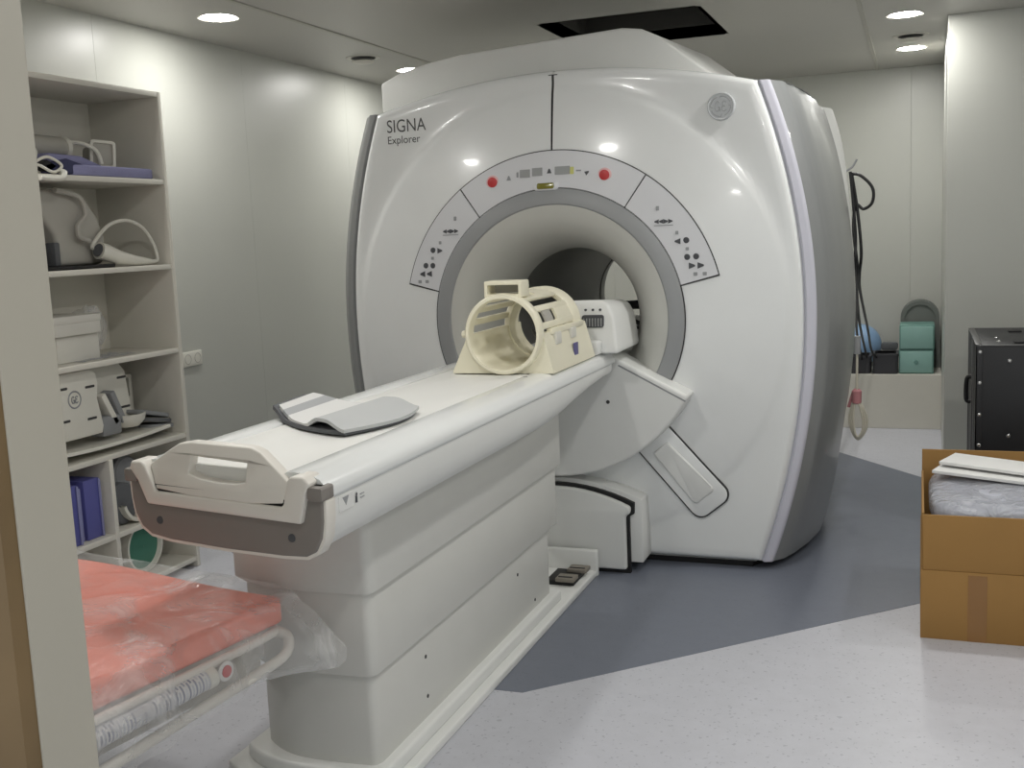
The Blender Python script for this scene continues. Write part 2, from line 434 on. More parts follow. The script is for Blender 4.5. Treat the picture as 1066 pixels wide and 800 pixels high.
# ceiling lamps and vents
def downlight(label, loc):
    t = thing('ceiling_light', label, 'light', loc, 0, 'round ceiling downlights')
    part('frame', lathe([(0.078, 0.0), (0.095, -0.004), (0.098, -0.001), (0.098, 0.0)], (0, 0, 0), 'Z', 40), VENTM, t, True)
    part('diffuser', lathe([(0.0001, -0.005), (0.06, -0.0045), (0.078, -0.001)], (0, 0, 0), 'Z', 40), LAMPM, t, True)
    return t
L0 = downlight('large lit round downlight in the ceiling above the shelving', (-3.08, 4.42, H))
for (x, y, lb) in ((-3.04, 6.40, 'lit round downlight by the upper left shoulder of the scanner'),
                   (-0.08, 6.30, 'lit round downlight at the right, the nearer of the pair beside a vent'),
                   (-0.055, 7.545, 'lit round downlight at the right, the farther of the pair beside a vent'),
                   (-3.08, 2.44, 'lit round downlight over the near end of the shelving, out of frame'),
                   (-1.57, 2.44, 'lit round downlight above the table end, out of frame'),
                   (-0.08, 0.45, 'added unseen downlight near the doorway, brightening the near floor and column'),  # extra lamp put in to brighten the floor and column
                   (1.30, 2.44, 'added unseen downlight by the right side wall, filling the near floor and column'),  # another added fill lamp, out of view
                   (-0.08, 2.44, 'lit round downlight in the ceiling near the doorway, out of frame'),
                   (-0.08, 4.37, 'lit round downlight above the cardboard box, out of frame'),
                   (1.30, 4.37, 'lit round downlight by the right side wall, out of frame'),
                   (-2.2, 7.4, 'lit round downlight behind the scanner, hidden by it')):
    dup(L0, (x, y, H), lb)
def vent(label, loc):
    t = thing('ceiling_vent', label, 'vent', loc, 0, 'round ceiling vents')
    part('ring', lathe([(0.07, 0.0), (0.074, -0.004), (0.10, -0.004), (0.104, 0.0)], (0, 0, 0), 'Z', 36), VENTM, t, True)
    part('disc', lathe([(0.0001, -0.036), (0.045, -0.035), (0.066, -0.026), (0.066, -0.022), (0.0001, -0.022)], (0, 0, 0), 'Z', 36), VENTM, t, True)
    part('slot', lathe([(0.0001, -0.002), (0.072, -0.006)], (0, 0, 0), 'Z', 36), BLACK, t, True)
    return t
V0 = vent('round ceiling vent between the two left downlights', (-3.06, 5.80, H))
dup(V0, (-0.056, 7.03, H), 'round ceiling vent between the two right downlights')

# ================================================================== MRI scanner
X0, ZC = -1.455, 1.08
def hw(z): return 1.025 - (0.199 if z > 1.08 else 0.1667) * (z - 1.08) ** 2
def ztop(u): return 2.135 - 0.115 * (u / 0.845) ** 2
Z0 = 0.035
def sst(a, b, x):
    t = max(0, min(1, (x - a) / (b - a))); return t * t * (3 - 2 * t)
def yf(u, w_):
    r = math.hypot(u, w_)
    return 4.45 - 0.10 * max(0.0, 1 - (r / 1.0) ** 2) - 0.004 * (1 - sst(0.95, 0.985, r))
def inside(u, z): return Z0 <= z <= ztop(u) and abs(u) <= hw(z)
def Rout(th):
    lo, hi = 0.5, 2.0
    for _ in range(40):
        md = (lo + hi) / 2
        if inside(md * math.cos(th), ZC + md * math.sin(th)): lo = md
        else: hi = md
    return lo
gan = thing('mri_scanner', 'large white magnetic resonance scanner with grey ring round its bore', 'medical scanner', (X0, 5.2, 0))
def corner_angles():
    zc = 2.02
    for _ in range(30): zc = ztop(hw(zc))
    cu = hw(zc); bl = hw(Z0)
    return [math.atan2(zc - ZC, cu), PI - math.atan2(zc - ZC, cu), math.atan2(Z0 - ZC, bl) % (2 * PI), math.atan2(Z0 - ZC, -bl) % (2 * PI)]
CA = corner_angles()
def polar_cover(a_list, r_in, yfun, edge=True, nr=20):
    bm = bmesh.new(); rows = []
    for a in a_list:
        ro = Rout(a); row = []
        rs = [r_in + (ro - 0.03 - r_in) * k / nr for k in range(nr + 1)]
        # resolve the step of the big disc
        rs = sorted(set([round(x, 4) for x in rs] + [round(min(x, ro - 0.031), 4) for x in (0.955, 0.965, 0.975, 0.985)]))
        while len(rs) < nr + 5: rs.append(rs[-1] + 0.00005)
        rs = sorted(rs)[:nr + 5]
        for r in rs:
            u, w_ = r * math.cos(a), r * math.sin(a); row.append(bm.verts.new((X0 + u, yfun(u, w_), ZC + w_)))
        if edge:
            for dr, dy in ((0.018, 0.004), (0.009, 0.012), (0.001, 0.03), (0.0, 0.06)):
                r = ro - dr; u, w_ = r * math.cos(a), r * math.sin(a); row.append(bm.verts.new((X0 + u, yfun(u, w_) + dy, ZC + w_)))
        rows.append(row)
    for A, B in zip(rows, rows[1:]):
        for k in range(len(A) - 1): bm.faces.new((A[k], A[k + 1], B[k + 1], B[k]))
    bmesh.ops.recalc_face_normals(bm, faces=bm.faces)
    return bm
eps = 0.0052
angs = sorted([PI / 2 + eps + (2 * PI - 2 * eps) * k / 300 for k in range(301)] + [a if a > PI / 2 else a + 2 * PI for a in CA])
part('front_cover', polar_cover(angs, 0.552, yf), WHITE, gan, smooth=50)
part('cover_seam', box(X0 - 0.02, X0 + 0.02, 4.452, 4.47, 1.6, 2.115), DARK, gan)
# bore ring, liner and tube
part('bore_ring', lathe([(0.558, 4.385), (0.556, 4.366), (0.551, 4.362), (0.494, 4.358), (0.488, 4.364), (0.488, 4.38)], (X0, 0, ZC), 'Y', 128), RINGG, gan)
prof = []
for k in range(15):
    t = k / 14 * PI / 2
    prof.append((0.49 - 0.19 * math.sin(t) ** 1.0, 4.364 + 0.36 * (1 - math.cos(t))))
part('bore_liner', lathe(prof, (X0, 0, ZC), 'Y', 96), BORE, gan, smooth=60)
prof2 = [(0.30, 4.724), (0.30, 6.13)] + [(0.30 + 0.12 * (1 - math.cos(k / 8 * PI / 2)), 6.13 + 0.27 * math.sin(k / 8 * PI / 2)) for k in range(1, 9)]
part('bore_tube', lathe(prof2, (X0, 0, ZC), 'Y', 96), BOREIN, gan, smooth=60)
part('ring_gap', lathe([(0.5505, 4.375), (0.5615, 4.3705)], (X0, 0, ZC), 'Y', 128), DARK, gan)
# magnet housing behind the cover
def body_t(y):
    P = [(4.47, -0.03), (4.6, 0.05), (4.9, 0.11), (5.25, 0.11), (5.6, 0.03), (6.40, -0.12)]
    for (a, b), (c, d) in zip(P, P[1:]):
        if a <= y <= c: return b + (d - b) * (y - a) / (c - a)
    return P[-1][1]
def body_pt(a, y):
    ro = Rout(a); u, z = ro * math.cos(a), ZC + ro * math.sin(a)
    dt = body_t(y)
    side = abs(u) / max(hw(z), 0.1)
    u2 = u * (1 + dt / 1.0) if True else u
    z2 = z - (0.02 + 0.075 * (y - 4.47)) * (1 if z > 1.9 else 0)
    return (X0 + u2, y, z2)
ys = [4.47, 4.6, 4.75, 4.9, 5.1, 5.25, 5.45, 5.6, 6.0, 6.40]
bm = bmesh.new(); bang = sorted([2 * PI * k / 160 for k in range(160)] + [a % (2 * PI) for a in CA])
rows = [[bm.verts.new(body_pt(a, y)) for a in bang] for y in ys]
for A, B in zip(rows, rows[1:]):
    for k in range(len(bang)): bm.faces.new((A[k], A[(k + 1) % len(bang)], B[(k + 1) % len(bang)], B[k]))
inner = [bm.verts.new((X0 + 0.42 * math.cos(a), 6.40, ZC + 0.42 * math.sin(a))) for a in bang]
for k in range(len(bang)): bm.faces.new((rows[-1][k], rows[-1][(k + 1) % len(bang)], inner[(k + 1) % len(bang)], inner[k]))
bmesh.ops.recalc_face_normals(bm, faces=bm.faces)
part('magnet_housing', bm, OFFW, gan, smooth=50)
# trim strip, side panel and rear band on each side
def band(profile, s, ztf, thick, z0=Z0):
    def f(v, q):
        i = min(int(q * (len(profile) - 1) + 1e-6), len(profile) - 2); k = q * (len(profile) - 1) - i
        t = profile[i][0] + (profile[i + 1][0] - profile[i][0]) * k; y = profile[i][1] + (profile[i + 1][1] - profile[i][1]) * k
        z = z0 + v * (ztf(y) - z0)
        lift = 0.055 * sst(1.3, 1.95, z) * sst(5.15, 5.3, y)
        base = 1; lift += 0.035 * sst(0.6, 0.0, z) * sst(4.49, 5.1, y)
        return (X0 + s * (hw(z) + t * base + lift), y, z)
    return grid(48, (len(profile) - 1) * 3, f, thick=thick)
zt = lambda y: 2.018 - 0.078 * (max(0, y - 4.48))
for s in (-1, 1):
    part('trim_strip', band([(-0.001, 4.480), (0.010, 4.466), (0.040, 4.474), (0.047, 4.49)], s, zt, 0.0), TRIML if s > 0 else SIDEG, gan, smooth=60)  # right strip in the lit tint, left in side grey
    part('side_panel', band([(0.044, 4.486), (0.05, 4.492), (0.085, 4.535), (0.115, 4.63), (0.145, 4.8), (0.162, 5.0), (0.158, 5.2)], s, zt, -0.012 * s, ), SIDEG, gan, smooth=60)
    part('rear_band', band([(0.157, 5.203), (0.155, 5.26), (0.135, 5.42), (0.08, 5.56), (0.0, 5.66)], s, lambda y: 1.965 - 0.05 * (y - 5.2), 0.0), OFFW, gan, smooth=60)
    # caps closing the top between housing and panel
    bm = bmesh.new()
    prv = None
    for k in range(13):
        y = 4.486 + (5.55 - 4.486) * k / 12
        t = [0.044, 0.105, 0.125, 0.145, 0.152, 0.158, 0.162, 0.16, 0.158, 0.19, 0.185, 0.16, 0.13][k]
        z = zt(y) - 0.003
        a = bm.verts.new((X0 + s * (hw(z) + t), y, z)); b = bm.verts.new((X0 + s * 0.6, y, z + 0.045))
        if prv: bm.faces.new((prv[0], a, b, prv[1]))
        prv = (a, b)
    bmesh.ops.recalc_face_normals(bm, faces=bm.faces)
    part('shoulder_cap', bm, OFFW, gan)
# hood on top
hp = [(-0.90, 2.04), (-0.90, 2.175), (-0.80, 2.215), (-0.66, 2.245), (-0.5, 2.268), (0.26, 2.305), (0.345, 2.292), (0.42, 2.255), (0.64, 2.08), (0.64, 2.0)]
hood = prism(hp, lambda a, b: (X0 + a, 4.62 + 0.35 * max(0, 2.2 - b) * 0, b), lambda a, b: (X0 + a * (1.0 if a > 0 else 1) + (0.05 if a > 0 else 0), 5.5, b + (0.03 if b > 2.05 else 0)), bev=0.012, seg=3)
part('top_hood', hood, OFFW, gan, smooth=30)
# black toe kick below
part('toe_kick', prism([(-0.80, 4.50), (0.80, 4.50), (0.86, 4.6), (1.0, 5.18), (0.85, 6.0), (-0.85, 6.0), (-1.0, 5.18), (-0.86, 4.6)], lambda a, b: (X0 + a, b, 0), lambda a, b: (X0 + a, b, 0.06)), BLACK, gan)

# control consoles: annular plates lying on the cover
def sector(a0, a1, r0, r1, off, th, n=36, bev=0.0):
    out = [(r1, math.radians(a0 + (a1 - a0) * k / n)) for k in range(n + 1)] + [(r0, math.radians(a1 + (a0 - a1) * k / n)) for k in range(n + 1)]
    def fm(d):
        def f(r, a):
            u, w_ = r * math.cos(a), r * math.sin(a); return (X0 + u, yf(u, w_) - off + d, ZC + w_)
        return f
    def strip():
        def f(i, j):
            a = math.radians(a0 + (a1 - a0) * i); r = r0 + (r1 - r0) * j
            return fm(0)(r, a)
        return grid(n, 4, f)
    bm = strip()
    # skirt back to the cover
    bm2 = prism(out, fm(0.0005), fm(th)); 
    bmesh.ops.delete(bm2, geom=[f for f in bm2.faces if len(f.verts) > 4], context='FACES')
    return merge(bm, bm2)
part('console_gap', sector(13.6, 166.4, 0.553, 0.7195, 0.003, 0.02, 90), DARK, gan)
con_c = part('control_console', sector(55.9, 126.1, 0.5585, 0.715, 0.006, 0.02, 50), PANELW, gan)
con_r = part('control_console', sector(14.2, 55.4, 0.5585, 0.715, 0.006, 0.02, 36), PANELW, gan)
con_l = part('control_console', sector(126.6, 165.8, 0.5585, 0.715, 0.006, 0.02, 36), PANELW, gan)
def on_cover(u, w_, off): return Vector((X0 + u, yf(u, w_) - off, ZC + w_))
def button(u, w_, r, material, par, name='button', off=0.009, seg=16):
    bm = lathe([(0.0001, 0.0), (r * 0.8, 0.0), (r, 0.002), (r, 0.006)], on_cover(u, w_, off), 'Y', seg)
    return part(name, bm, material, par)
def plate(u, w_, a, b, material, par, name, off=0.0085, r=0.002):
    out = rrect(-a / 2, a / 2, -b / 2, b / 2, r, 3)
    bm = prism(out, lambda p, q: on_cover(u + p, w_ + q, off), lambda p, q: on_cover(u + p, w_ + q, off - 0.004))
    return part(name, bm, material, par)
def tri(u, w_, s_, material, par, name='button', flip=False, ang=0):
    k = -1 if flip else 1
    p3 = [(-0.5 * s_ * k, -0.5 * s_), (0.45 * s_ * k, -0.12 * s_), (0.45 * s_ * k, 0.12 * s_), (-0.5 * s_ * k, 0.5 * s_)]
    if ang: p3 = [(p * math.cos(ang) - q * math.sin(ang), p * math.sin(ang) + q * math.cos(ang)) for p, q in p3]
    bm = prism(p3, lambda p, q: on_cover(u + p, w_ + q, 0.0085), lambda p, q: on_cover(u + p, w_ + q, 0.0045))
    return part(name, bm, material, par)
# photograph pixel readings were turned into (u, w) on the cover plane beforehand
for sgn, par in ((1, con_r), (-1, con_l)):
    K = lambda u: u * sgn
    plate(K(0.452), 0.452, 0.012, 0.018, BTNL, par, 'indicator')
    for k, fl in enumerate((True, True, False, False)):
        tri(K(0.476) + (k - 1.5) * 0.019, 0.398, 0.018, BTN, par, flip=fl)
    plate(K(0.476), 0.382, 0.078, 0.003, BTNL, par, 'rule_line')
    plate(K(0.530), 0.350, 0.012, 0.014, BTNL, par, 'indicator')
    tri(K(0.532), 0.315, 0.024, BTN, par, flip=sgn > 0); button(K(0.567), 0.318, 0.0125, BTN, par)
    plate(K(0.571), 0.283, 0.013, 0.013, BTNL, par, 'indicator')
    button(K(0.570), 0.250, 0.0125, BTN, par); button(K(0.606), 0.251, 0.0125, BTN, par)
    tri(K(0.590), 0.214, 0.026, BTN, par, flip=sgn < 0); tri(K(0.625), 0.214, 0.026, BTN, par, flip=sgn < 0)
    plate(K(0.603), 0.180, 0.016, 0.014, BTNL, par, 'indicator'); plate(K(0.640), 0.180, 0.016, 0.014, BTNL, par, 'indicator')
for u, w_ in ((-0.268, 0.598), (0.232, 0.600)):
    button(u, w_, 0.030, REDH, con_c, 'stop_ring', 0.0075, 24); button(u, w_, 0.0215, RED, con_c, 'stop_button', 0.014, 24)
for u, w_, a, b in ((-0.118, 0.626, 0.046, 0.034), (-0.062, 0.630, 0.046, 0.034), (0.050, 0.630, 0.066, 0.034)):
    plate(u, w_, a, b, LCD, con_c, 'display')
plate(0.092, 0.627, 0.016, 0.030, YELLOW, con_c, 'warning_mark')
plate(-0.152, 0.623, 0.008, 0.022, BTNL, con_c, 'indicator'); plate(0.121, 0.625, 0.022, 0.006, BTNL, con_c, 'indicator')
tri(-0.192, 0.612, 0.020, BTNL, con_c, 'indicator', ang=PI / 2); tri(-0.008, 0.631, 0.020, BTN, con_c, 'indicator', ang=PI / 2); tri(0.158, 0.615, 0.018, BTN, con_c, 'indicator', ang=0.5)
lw = prism(rrect(-0.052, 0.052, -0.016, 0.018, 0.012), lambda p, q: on_cover(-0.02 + p, 0.566 + q, 0.022), lambda p, q: on_cover(-0.02 + p, 0.566 + q, 0.0), bev=0.004)
part('laser_housing', lw, PANELW, con_c)
lw = prism(rrect(-0.038, 0.038, -0.012, 0.013, 0.008), lambda p, q: on_cover(-0.02 + p, 0.568 + q, 0.028), lambda p, q: on_cover(-0.02 + p, 0.568 + q, 0.018), bev=0.003)
part('laser_window', lw, OLIVE, con_c)
# lettering
def cover_text(s, u, w_, width, height, material, par, name, off=0.0012):
    bm = text_bm(s, 1.0); xs = [v.co.x for v in bm.verts]; yy = [v.co.y for v in bm.verts]
    x0, x1, y1 = min(xs), max(xs), max(yy)
    for v in bm.verts:
        p = u + (v.co.x - x0) / (x1 - x0) * width; q = w_ + v.co.y * height / 0.7
        v.co = on_cover(p, q, off)
    return part(name, bm, material, par, smooth=0)
cover_text('SIGNA', -0.793, 0.850, 0.192, 0.056, INK, gan, 'lettering')
cover_text('Explorer', -0.792, 0.800, 0.160, 0.034, INK, gan, 'lettering')
# round badge
bu, bw = 0.707, 0.845
def cover_disc(u, w_, prof_, material, par, name, seg=48):
    return part(name, lathe([(r, -t) for r, t in prof_], on_cover(u, w_, 0), 'Y', seg), material, par)
bd = cover_disc(bu, bw, [(0.0001, 0.010), (0.047, 0.010), (0.051, 0.013), (0.055, 0.011), (0.056, -0.004)], BADGE, gan, 'badge')
def badge_script(u, w_, R, off, par, material):
    bm = bmesh.new()
    def st(pts): tube(smooth_path([on_cover(u + p * R, w_ + q * R, off) for p, q in pts], 6), R * 0.05, 6, bm=bm)
    st([(-0.12, 0.25), (-0.22, 0.42), (-0.42, 0.3), (-0.5, -0.05), (-0.4, -0.36), (-0.2, -0.36), (-0.08, -0.05), (-0.24, -0.04), (-0.08, -0.06), (-0.06, -0.42)])
    st([(0.46, 0.28), (0.32, 0.42), (0.16, 0.3), (0.2, 0.08), (0.36, 0.03), (0.16, 0.0), (0.1, -0.22), (0.26, -0.42), (0.48, -0.28)])
    for k in range(4):
        a = k * PI / 2 + 0.4
        st([(0.84 * math.cos(a + d), 0.84 * math.sin(a + d)) for d in (0, 0.4, 0.8, 1.15)] + [(0.66 * math.cos(a + 1.3), 0.66 * math.sin(a + 1.3))])
    return part('monogram', bm, material, par)
badge_script(bu, bw, 0.047, 0.0105, bd, BADGEL)

# docking fan: raised sector below the bore (angles -27 .. -153 deg)
def fan(r0, r1, a0, a1, yfront, yback, bev):
    n = 40
    out = [(r1 * math.cos(math.radians(a0 + (a1 - a0) * k / n)), r1 * math.sin(math.radians(a0 + (a1 - a0) * k / n))) for k in range(n + 1)]
    out += [(r0 * math.cos(math.radians(a1 + (a0 - a1) * k / n)), r0 * math.sin(math.radians(a1 + (a0 - a1) * k / n))) for k in range(n + 1)]
    return prism(out, lambda a, b: (X0 + a, yfront, ZC + b), lambda a, b: (X0 + a, yback, ZC + b), bev=bev, seg=4)
fan_o = part('docking_fan', fan(0.26, 0.662, -152.5, -27.5, 4.26, 4.44, 0.028), OFFW, gan, smooth=60)
part('screw_cap', lathe([(0.0001, 4.2585), (0.008, 4.2585), (0.008, 4.262)], (X0 + 0.25, 0, ZC - 0.335), 'Y', 14), DARK, fan_o)
part('fan_groove', prism([(0.30, -0.178), (0.575, -0.325), (0.573, -0.331), (0.297, -0.184)], lambda a, b: (X0 + a, 4.2592, ZC + b), lambda a, b: (X0 + a, 4.262, ZC + b)), BTNL, fan_o)
# recessed grips on both lower sides
for s in (-1, 1):
    A = math.radians(-51.2); dr = Vector((math.cos(A), math.sin(A))); dn = Vector((-dr.y, dr.x))
    def P2(r, t): 
        q = dr * r + dn * t; return (q.x * s, q.y)
    def petal(r0, r1, hw0, hw1, cr):
        pts_ = [P2(r0, -hw0), P2(r0, hw0)]
        n = 6
        for k in range(n + 1):
            a = PI / 2 - PI / 2 * k / n; pts_.append(P2(r1 - cr + cr * math.cos(a), hw1 - cr + cr * math.sin(a)))
        for k in range(n + 1):
            a = -PI / 2 * k / n; pts_.append(P2(r1 - cr + cr * math.cos(a), -hw1 + cr + cr * math.sin(a)))
        return pts_
    lay = lambda off: (lambda a, b: (X0 + a, yf(a, b) - off, ZC + b))
    part('grip_gap', prism(petal(0.60, 1.053, 0.089, 0.095, 0.05), lay(0.010), lay(-0.01)), DARK, gan)
    g = part('grip_plate', prism(petal(0.60, 1.047, 0.083, 0.089, 0.046), lay(0.016), lay(-0.006), bev=0.004), WHITE, gan)
    part('grip_hollow', prism(petal(0.70, 0.985, 0.040, 0.055, 0.02), lay(0.027), lay(0.004), bev=0.009, seg=3), OFFW, g)
# dock base at floor level with a dark gap round it
arc = lambda hwid, z1, z2, n=16: [(-hwid + 2 * hwid * k / n, z2 + (z1 - z2) * (1 - (abs(-1 + 2 * k / n)) ** 2)) for k in range(n + 1)]
o1 = [(-0.318, 0.0), (-0.318, 0.25), (-0.338, 0.262)] + arc(0.340, 0.386, 0.309) + [(0.338, 0.262), (0.318, 0.25), (0.318, 0.0)]
part('dock_gap', prism(o1, lambda a, b: (X0 + a, 4.29, b), lambda a, b: (X0 + a, 4.31, b)), BLACK, gan)  # black plate stands in for the dark gap round the dock
o3 = [(-0.37, 0.045)] + arc(0.37, 0.405, 0.32) + [(0.37, 0.045)]
part('dock_surround', prism(o3, lambda a, b: (X0 + a, 4.31, b), lambda a, b: (X0 + a, 4.48, b), bev=0.006), OFFW, gan)
o2 = [(-0.305, 0.02), (-0.305, 0.255), (-0.325, 0.265)] + arc(0.328, 0.372, 0.295) + [(0.325, 0.265), (0.305, 0.255), (0.305, 0.02)]
part('dock_base', prism(o2, lambda a, b: (X0 + a, 4.27, b), lambda a, b: (X0 + a, 4.42, b), bev=0.012, seg=3), OFFW, gan)
# bridge inside the bore
part('bore_bridge', box(X0 - 0.265, X0 + 0.265, 4.22, 6.40, 0.895, 0.925, 0.008), OFFW, gan)
# fittings at the rear of the bore
rf = lathe([(0.30, 6.10), (0.294, 6.105), (0.294, 6.14), (0.31, 6.15)], (X0, 0, ZC), 'Y', 64)
part('rear_bore_lip', rf, BOREIN, gan)
part('cable_carrier', tube(smooth_path([(X0 + 0.27, 4.95, 1.085), (X0 + 0.22, 5.0, 1.095), (X0 + 0.14, 5.05, 1.09), (X0 + 0.02, 5.08, 1.08)], 6), 0.022, 10), BLACK, gan)
part('bore_cable', tube(smooth_path([(X0 + 0.25, 4.9, 1.0), (X0 + 0.2, 4.95, 1.02), (X0 + 0.15, 5.1, 0.98), (X0 + 0.17, 5.4, 0.94)], 6), 0.011, 8), BLACK, gan)
part('rear_lamp', box(X0 - 0.06, X0 + 0.10, 5.70, 5.86, 1.355, 1.376, 0.006), BLACK, gan)
# cable tie points at the rear right
part('cable_clip', tube([(-0.33, 5.46, 1.68), (-0.30, 5.46, 1.70), (-0.28, 5.46, 1.735)], 0.005, 8), BTNL, gan)

# ================================================================== patient table
tab = thing('patient_table', 'long white patient table docked to the scanner, grey end cap with handle', 'patient table', (X0, 3.0, 0))
ZT = 0.965
def skew(bm):
    for v in bm.verts:
        k = 1 - sst(2.0, 2.7, v.co.y)
        v.co.y -= 0.17 * (v.co.x - X0) * k
    return bm
YE, YF = 1.955, 4.235
def tprof(pts_, y0, y1, ny=14, bev=0.0):
    bm = bmesh.new(); rows = []
    for k in range(ny + 1):
        y = y0 + (y1 - y0) * k / ny
        rows.append([bm.verts.new((X0 + a, y, b)) for a, b in pts_])
    for A, B in zip(rows, rows[1:]):
        for i in range(len(A)): bm.faces.new((A[i], A[(i + 1) % len(A)], B[(i + 1) % len(A)], B[i]))
    bm.faces.new(rows[0][::-1]); bm.faces.new(rows[-1])
    bmesh.ops.recalc_face_normals(bm, faces=bm.faces)
    return skew(bm)
def rising(bm):
    """underside sweeps up towards the scanner"""
    for v in bm.verts:
        k = sst(3.35, 4.2, v.co.y)
        if v.co.z < 0.9: v.co.z += (0.9 - v.co.z) * 0.65 * k
    return bm
half = [(0.286, 0.930), (0.288, 0.90), (0.286, 0.86), (0.276, 0.825), (0.258, 0.80), (0.23, 0.786), (0.18, 0.782)]
body = [(-a, b) for a, b in half] + [(a, b) for a, b in half[::-1]]
part('table_body', rising(tprof(body, YE + 0.025, 4.20, 24)), OFFW, tab, smooth=60)
rail = [(0.176, 0.955), (0.178, 0.9625), (0.185, 0.966), (0.22, 0.966), (0.25, 0.963), (0.272, 0.955), (0.288, 0.940), (0.293, 0.922), (0.290, 0.912), (0.282, 0.91), (0.176, 0.92)]
for s in (-1, 1):
    part('side_rail', tprof([(s * a, b) for a, b in rail], YE + 0.02, YF), WHITE, tab, smooth=60)
cr = [(-0.173, 0.93), (-0.173, 0.959), (-0.165, 0.963), (-0.08, 0.9605), (0, 0.960), (0.08, 0.9605), (0.165, 0.963), (0.173, 0.959), (0.173, 0.93)]
part('cradle', tprof(cr, YE + 0.03, 6.05, 20), PADTOP, tab, smooth=60)
for k in range(6):
    y = 3.43 + k * 0.135
    part('index_mark', box(X0 + 0.187, X0 + 0.203, y - 0.002, y + 0.002, 0.9655, 0.9668), DARK, tab)
# end of the table
def endmap(d): return lambda a, b: (X0 + a, YE + d - 0.17 * a, b)
cap = [(-0.292, 0.945)] + [(-0.29, 0.87), (-0.283, 0.835), (-0.265, 0.805), (-0.235, 0.788), (-0.17, 0.781), (0, 0.778), (0.17, 0.781), (0.235, 0.786), (0.265, 0.80), (0.283, 0.832), (0.29, 0.87), (0.292, 0.945), (0.255, 0.945), (0.22, 0.872), (-0.215, 0.876), (-0.255, 0.945)]
part('end_cap', prism(cap, endmap(0.0), endmap(0.03), bev=0.008, seg=3), GREYEND, tab)
rimo = [(-0.297, 0.915), (-0.295, 0.87), (-0.288, 0.83), (-0.269, 0.799), (-0.237, 0.781), (-0.17, 0.774), (0, 0.771), (0.17, 0.774), (0.237, 0.779), (0.269, 0.795), (0.288, 0.828), (0.295, 0.87), (0.297, 0.915)]
rimi = [(0.286, 0.915), (0.284, 0.87), (0.277, 0.836), (0.26, 0.809), (0.232, 0.794), (0.17, 0.788), (0, 0.785), (-0.17, 0.788), (-0.232, 0.795), (-0.26, 0.812), (-0.277, 0.838), (-0.284, 0.87), (-0.286, 0.915)]
part('end_rim', prism(rimo + rimi, endmap(0.004), endmap(0.045), bev=0.003), WARMW, tab)
bez = [(-0.276, 0.948), (-0.268, 0.966), (-0.235, 0.967), (-0.224, 0.958), (-0.195, 0.902), (-0.188, 0.899), (0.183, 0.896), (0.19, 0.90), (0.206, 0.955), (0.216, 0.965), (0.25, 0.966), (0.268, 0.952), (0.255, 0.93), (0.236, 0.862), (-0.226, 0.866), (-0.252, 0.92)]
part('end_bezel', prism(bez, endmap(-0.014), endmap(0.05), bev=0.006, seg=3), WARMW, tab)
for s in (-1, 1):
    part('corner_block', prism(rrect(s * 0.277 - 0.02, s * 0.277 + 0.02, 0.915, 0.945, 0.004, 2), endmap(-0.012), endmap(0.04), bev=0.004), GREYEND, tab)
    part('end_screw', lathe([(0.0001, 0.0), (0.009, 0.0), (0.01, 0.004)], (X0 + s * 0.2, YE - 0.17 * s * 0.2 - 0.002, 0.826), 'Y', 14), BTN, tab)
ho = [(-0.195, 0.905), (-0.222, 0.957), (-0.17, 0.99), (-0.137, 1.008), (-0.10, 1.014), (0.085, 1.012), (0.112, 1.004), (0.15, 0.98), (0.203, 0.945), (0.188, 0.903), (0.10, 0.895), (-0.08, 0.897)]
hh = [(-0.095, 0.985), (-0.097, 0.945), (-0.06, 0.936), (0.0, 0.932), (0.05, 0.933), (0.076, 0.938), (0.076, 0.982)]
lean = lambda d: (lambda a, b: (X0 + a, YE + d - 0.17 * a + 0.30 * (b - 0.90) - 0.012, b))
part('end_handle', prism(ho, lean(0.0), lean(0.032), holes=[hh], bev=0.007, seg=3), WARMW, tab, smooth=60)
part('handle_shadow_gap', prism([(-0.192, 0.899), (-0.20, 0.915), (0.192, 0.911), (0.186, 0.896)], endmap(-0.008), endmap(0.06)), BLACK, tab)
# small pictograms on the side
stk = part('sticker', box(X0 + 0.2865, X0 + 0.2892, 1.975, 2.035, 0.872, 0.906, 0.0), PAPER, tab)
part('pictogram', prism([(1.99, 0.902), (2.018, 0.902), (2.004, 0.882)], lambda a, b: (X0 + 0.2896, a, b), lambda a, b: (X0 + 0.288, a, b)), BTNL, stk)
pg = lathe([(0.0001, 0), (0.004, 0)], (X0 + 0.2897, 2.052, 0.895), 'X', 12)
box(X0 + 0.287, X0 + 0.2897, 2.049, 2.055, 0.876, 0.891, bm=pg); part('pictogram', pg, BTN, tab)
part('rule_line', box(X0 + 0.287, X0 + 0.2895, 2.070, 2.088, 0.882, 0.8835), BTNL, tab)
part('rule_line', box(X0 + 0.287, X0 + 0.2895, 2.070, 2.088, 0.890, 0.8915), BTNL, tab)
